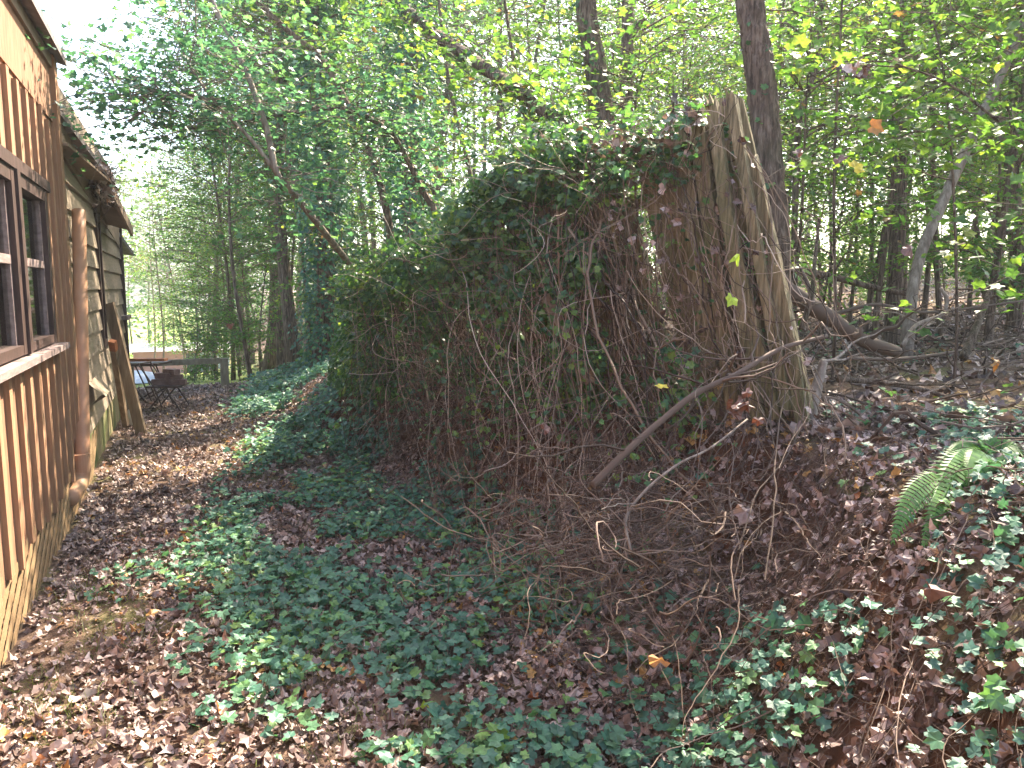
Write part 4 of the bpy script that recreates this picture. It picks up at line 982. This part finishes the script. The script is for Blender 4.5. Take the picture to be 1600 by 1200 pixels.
# trees added just outside the frame, sunward, to shade the foreground
for k, (x, y, kd, sc) in enumerate([(8.0, 0.2, 'tall', 1.0), (7.6, 3.4, 'cool', .8), (5.9, 2.6, 'mid2', 1.1), (6.5, 4.6, 'mid2', .9), (7.5, -3.5, 'tall2', 1.0), (13, 0, 'cool', 1.0)]):
    plant('forest_tree', PR[kd], (x, y, zt((x, y))), k*1.1, sc, 'forest tree added on the sun side to shade the bank right of the fence', 'tree', 'added shade trees on the bank right of the fence')
# far wood
b = MB()
N = 56000
an = rng.uniform(rad(-26), rad(68), N); D = rng.uniform(46, 62, N)+np.where(an < rad(10), 22, 0); hcap = 21+6*fbm(an*9, D*0, 70, 3)
hcap = np.where(an < rad(6), 13+7*fbm(an*12, D*0, 71, 3), hcap)
z = rng.uniform(0, 1, N)**.9*hcap; x = np.sin(an)*D; y = np.cos(an)*D
p = np.stack([x, y, T(x, y, False)+z], -1)
k = fbm(an*40, z*.6, 72) > rng.uniform(.25, .5, N); p = p[k]
b.leaves(dia_t, p, np.tile([0, -.3, .8], (len(p), 1)), rng.uniform(.2, .42, len(p)), .7)
xs_ = rng.uniform(2, 50, 60)
tag(b.build('distant_woodland', M['canopy']), 'distant leafy woodland closing off the view', 'woodland', kind='stuff')

b = MB(); N = 26000; an = rng.uniform(rad(24), rad(68), N); D = rng.uniform(30, 44, N); z = rng.uniform(0, 1, N)**1.3*9; x = np.sin(an)*D; y = np.cos(an)*D
p = np.stack([x, y, T(x, y, False)+z], -1); k = fbm(an*60, z*.9, 74) > rng.uniform(.25, .55, N); p = p[k]
b.leaves(dia_t, p, np.tile([0, -.3, .8], (len(p), 1)), rng.uniform(.1, .2, len(p)), .7)
tag(b.build('understory', M['canopylime']), 'yellow-green understory leaves filling the far woods behind the fence', 'undergrowth', kind='stuff')
# trees the photo shows one by one
def ptree(name, pts, r0, r1, label, bark='bark', ridge=0, n_leaf=0, leafmat_='canopy', size=.05, spread=.5, tm=maple_t, frm=.3, branches=[], n=22, k=10, ivyn=0, ivr=.12, cat='tree', flat=.12, twigs=None, cont=0):
    P0 = np.array([at(*p) for p in pts]); g0 = P0[0].copy()
    gz = T(g0[0], g0[1])
    if g0[2] > gz-.02 and g0[2]-gz < 2.2 and cont == 0: P0 = np.vstack([[g0[0], g0[1], gz-.1], P0]) if abs(g0[2]-gz) > .1 else P0
    root = empty(name, (g0[0], g0[1], float(gz))); org = np.array(root.location)
    P = curve(P0, n)-org; b = MB(); b.tube(P, np.linspace(r0, r1, n), k, .05 if not ridge else 0)
    if ridge:   # vertical bark plates: push the side vertices in and out along wandering furrows
        V = b.v[0].reshape(n, k, 3); a_ = np.arange(k)/k*k*.42; L_ = np.linspace(0, n*.35, n)
        h_ = fbm((a_[None]+.6*vnoise(L_*1.3, L_*0, 5)[:, None]*3), np.repeat(L_[:, None], k, 1), 33, 3)
        V += (V-P[:, None])*((h_-.45)*ridge)[..., None]; b.v[0] = V.reshape(-1, 3)
    paths = [P]
    for pts2, ra, rb in branches:
        Q = curve([at(*p) for p in pts2], 14)-org; b.tube(Q, np.linspace(ra, rb, 14), 6, .04); paths.append(Q)
    cr = MB()
    if n_leaf:
        nt_ = twigs or max(6, n_leaf//22)
        for _ in range(nt_):
            Q = paths[rng.integers(0, len(paths))]; i0 = int(rng.uniform(frm, 1)*(len(Q)-1)); d = rng.normal(0, 1, 3)*(1, 1, .45); d /= np.linalg.norm(d)
            l = spread*rng.uniform(.4, 1.2); q0 = Q[i0]; q1 = q0+d*l
            b.tubes(wander(interpP(q0[None], q1[None], 6), .04), np.linspace(.005, .002, 6)[None], 4)
            m_ = n_leaf//nt_; uu = rng.uniform(.25, 1.15, m_)
            cr.leaves(tm, q0+(q1-q0)*uu[:, None]+rng.normal(0, 1, (m_, 3))*(flat, flat, flat*.5), np.tile([0, -.1, 1.], (m_, 1)), rng.uniform(.6, 1.15, m_)*size, .45)
    b.build('trunk', M[bark], root, True)
    if n_leaf: cr.build('crown', M[leafmat_], root)
    if ivyn:
        i0 = rng.uniform(0, n-1.01, ivyn); ii = i0.astype(int); f_ = (i0-ii)[:, None]; pc_ = P[ii]*(1-f_)+P[ii+1]*f_
        d = rng.normal(0, 1, (ivyn, 3)); d /= np.linalg.norm(d, axis=1, keepdims=True)
        iv = MB(); iv.leaves(ivy_t, pc_+d*(r0+ivr*rng.uniform(0, 1, (ivyn, 1))**1.5), d+(0, 0, .4), rng.uniform(.02, .04, ivyn), .5)
        Nn = ivyn//14; i0 = rng.uniform(0, n-3, Nn).astype(int); A = P[i0]+rng.normal(0, r0*.8, (Nn, 3)); B = P[np.clip(i0+2, 0, n-1)]+rng.normal(0, r0*1.1, (Nn, 3))
        vv = MB(); vv.tubes(wander(interpP(A, B, 8), .03), np.full((Nn, 8), .004), 4)
        iv.build('ivy', M['ivyfence'], root); vv.build('vines', M['vine'], root)
    return tag(root, label, cat)
ptree('tree', [(1222, 600, 4.9), (1213, 480, 4.9), (1203, 300, 4.9), (1188, 120, 4.9), (1172, 0, 4.9), (1150, -300, 5.0), (1140, -900, 5.3)], .105, .07, 'large rough-barked trunk right behind the tall end of the fence', n=160, k=64, ridge=.5, n_leaf=350, size=.06, spread=1.2, frm=.62, ivyn=120, ivr=.03)
ptree('tree', [(960, 480, 7.0), (945, 230, 7), (930, 100, 7), (915, 0, 7), (905, -300, 7.1)], .13, .08, 'vine-wrapped trunk rising behind the middle of the fence', n_leaf=600, size=.055, spread=1.6, frm=.6, ivyn=900, ivr=.14, leafmat_='canopylime')
ptree('tree', [(975, 480, 8.3), (978, 200, 8.3), (980, 60, 8.3), (985, -300, 8.4)], .095, .06, 'plain brown trunk just right of the vine-wrapped one', branches=[([(983, 60, 8.3), (1005, 30, 8.3), (1030, -10, 8.3)], .04, .03)], n_leaf=500, size=.055, spread=1.6, frm=.5, leafmat_='canopy')
ptree('leaning_tree', [(960, 300, 5.2), (905, 215, 5.3), (850, 172, 5.5), (770, 115, 5.9), (690, 60, 6.4), (640, 20, 6.8), (560, -60, 7.4)], .06, .045, 'fallen shaggy trunk leaning left over the fence, wrapped in vines', n_leaf=700, size=.055, spread=.7, ivyn=1100, ivr=.11, leafmat_='canopylime', k=12, cat='tree', frm=.3)
ptree('leaning_sapling', [(640, 540, 9.3), (575, 450, 8.2), (527, 388, 7.2), (455, 298, 6.4), (431, 268, 6.2), (416, 199, 6.2), (380, 100, 6.3), (330, 0, 6.4), (300, -80, 6.5)], .038, .018, 'smooth brown sapling leaning left over the path and forking', 'barkpale',
      branches=[([(431, 268, 6.2), (386, 211, 6.1), (326, 157, 6.0), (269, 148, 5.9), (200, 190, 5.8)], .02, .008), ([(340, 165, 6.0), (300, 110, 6), (283, 70, 6), (275, 30, 6)], .012, .006), ([(269, 148, 5.9), (240, 140, 5.8), (180, 150, 5.7)], .008, .004)],
      n_leaf=3200, leafmat_='canopydark', size=.045, spread=1.0, frm=.35, k=10)
ptree('leaning_sapling', [(690, 450, 7), (687, 352, 7), (657, 292, 7), (635, 247, 7), (605, 202, 6.9), (549, 174, 6.8), (492, 170, 6.7), (417, 184, 6.6), (330, 200, 6.5), (250, 195, 6.4)], .035, .012, 'dark bowed sapling arching level across the path', n_leaf=2200, leafmat_='canopydark', size=.045, spread=.9, frm=.3)
ptree('leaning_sapling', [(615, 400, 8), (582, 247, 8), (541, 161, 8), (507, 97, 8), (451, 49, 8), (399, 0, 8), (350, -60, 8)], .045, .025, 'grey sapling bending left high above the ivy heap', 'bark', n_leaf=900, leafmat_='canopy', size=.06, spread=1.0, frm=.3)
ptree('maple_sapling', [(1415, 560, 6.2), (1432, 420, 6.3), (1480, 300, 6.4), (1530, 190, 6.5), (1590, 60, 6.6), (1640, -60, 6.7)], .05, .03, 'pale grey slanting trunk leaning right among the brush', 'barkpale', n_leaf=700, leafmat_='canopylime', size=.05, spread=1.0, frm=.4)
ptree('maple_sapling', [(1240, 480, 7), (1243, 300, 7), (1250, 180, 7), (1275, 100, 7), (1290, -60, 7)], .035, .02, 'dark thin trunk close to the right of the big trunk', n_leaf=500, leafmat_='canopylime', size=.045, spread=.9, frm=.3)
ptree('maple_sapling', [(1305, 500, 5.2), (1303, 300, 5.2), (1308, 150, 5.2), (1316, 0, 5.2), (1320, -120, 5.3)], .012, .007, 'whip-thin upright stem right of the fence', n_leaf=420, leafmat_='canopylime', size=.055, spread=.7, frm=.3)
ptree('maple_sapling', [(1395, 500, 8.5), (1405, 300, 8.5), (1402, 100, 8.5), (1400, -100, 8.5)], .09, .07, 'thick dark trunk in the middle of the right-hand woods', n_leaf=450, leafmat_='canopylime', size=.05, spread=1.5, frm=.3)
ptree('maple_sapling', [(1590, 420, 9), (1580, 250, 9), (1590, 100, 9), (1600, -100, 9)], .09, .07, 'dark trunk at the far right edge of the photo', n_leaf=450, leafmat_='canopylime', size=.05, spread=1.5, frm=.3)
ptree('maple_sapling', [(1495, 520, 4.6), (1490, 300, 4.7), (1475, 120, 4.8), (1440, -60, 4.9)], .01, .006, 'thin arching stem with lobed leaves near the right edge', n_leaf=420, leafmat_='canopylime', size=.06, spread=.7, frm=.3)
ptree('maple_sapling', [(1640, 260, 4.4), (1560, 190, 4.4), (1480, 130, 4.4), (1400, 100, 4.5)], .01, .005, 'leafy branch reaching in from the upper right edge', n_leaf=300, leafmat_='canopylime', size=.06, spread=.6, frm=.1, cont=1)
ptree('maple_sapling', [(760, 500, 8.5), (740, 300, 8.6), (700, 120, 8.8), (680, -60, 9)], .03, .02, 'leafy yellow-green sapling behind the left part of the fence', n_leaf=1500, leafmat_='canopylime', size=.055, spread=1.0, frm=.2)
ptree('maple_sapling', [(820, 480, 7.5), (830, 250, 7.5), (800, 80, 7.5), (780, -60, 7.6)], .025, .015, 'sunlit maple sapling behind the ivy-topped boards', n_leaf=650, leafmat_='canopylime', size=.055, spread=1.0, frm=.3)

# ================================================================= AIR
m, nt, nd, lk = nmat('haze_air')
p = nd.new('ShaderNodeVolumePrincipled'); p.inputs['Density'].default_value = .0013; p.inputs['Color'].default_value = (.85, .93, 1, 1); p.inputs['Anisotropy'].default_value = .3
o = nd.new('ShaderNodeOutputMaterial'); lk.new(p.outputs[0], o.inputs['Volume'])
b = MB(); b.box(-170, 210, -130, 270, -12, 32); tag(b.build('haze', m), 'thin bright morning haze', kind='stuff')
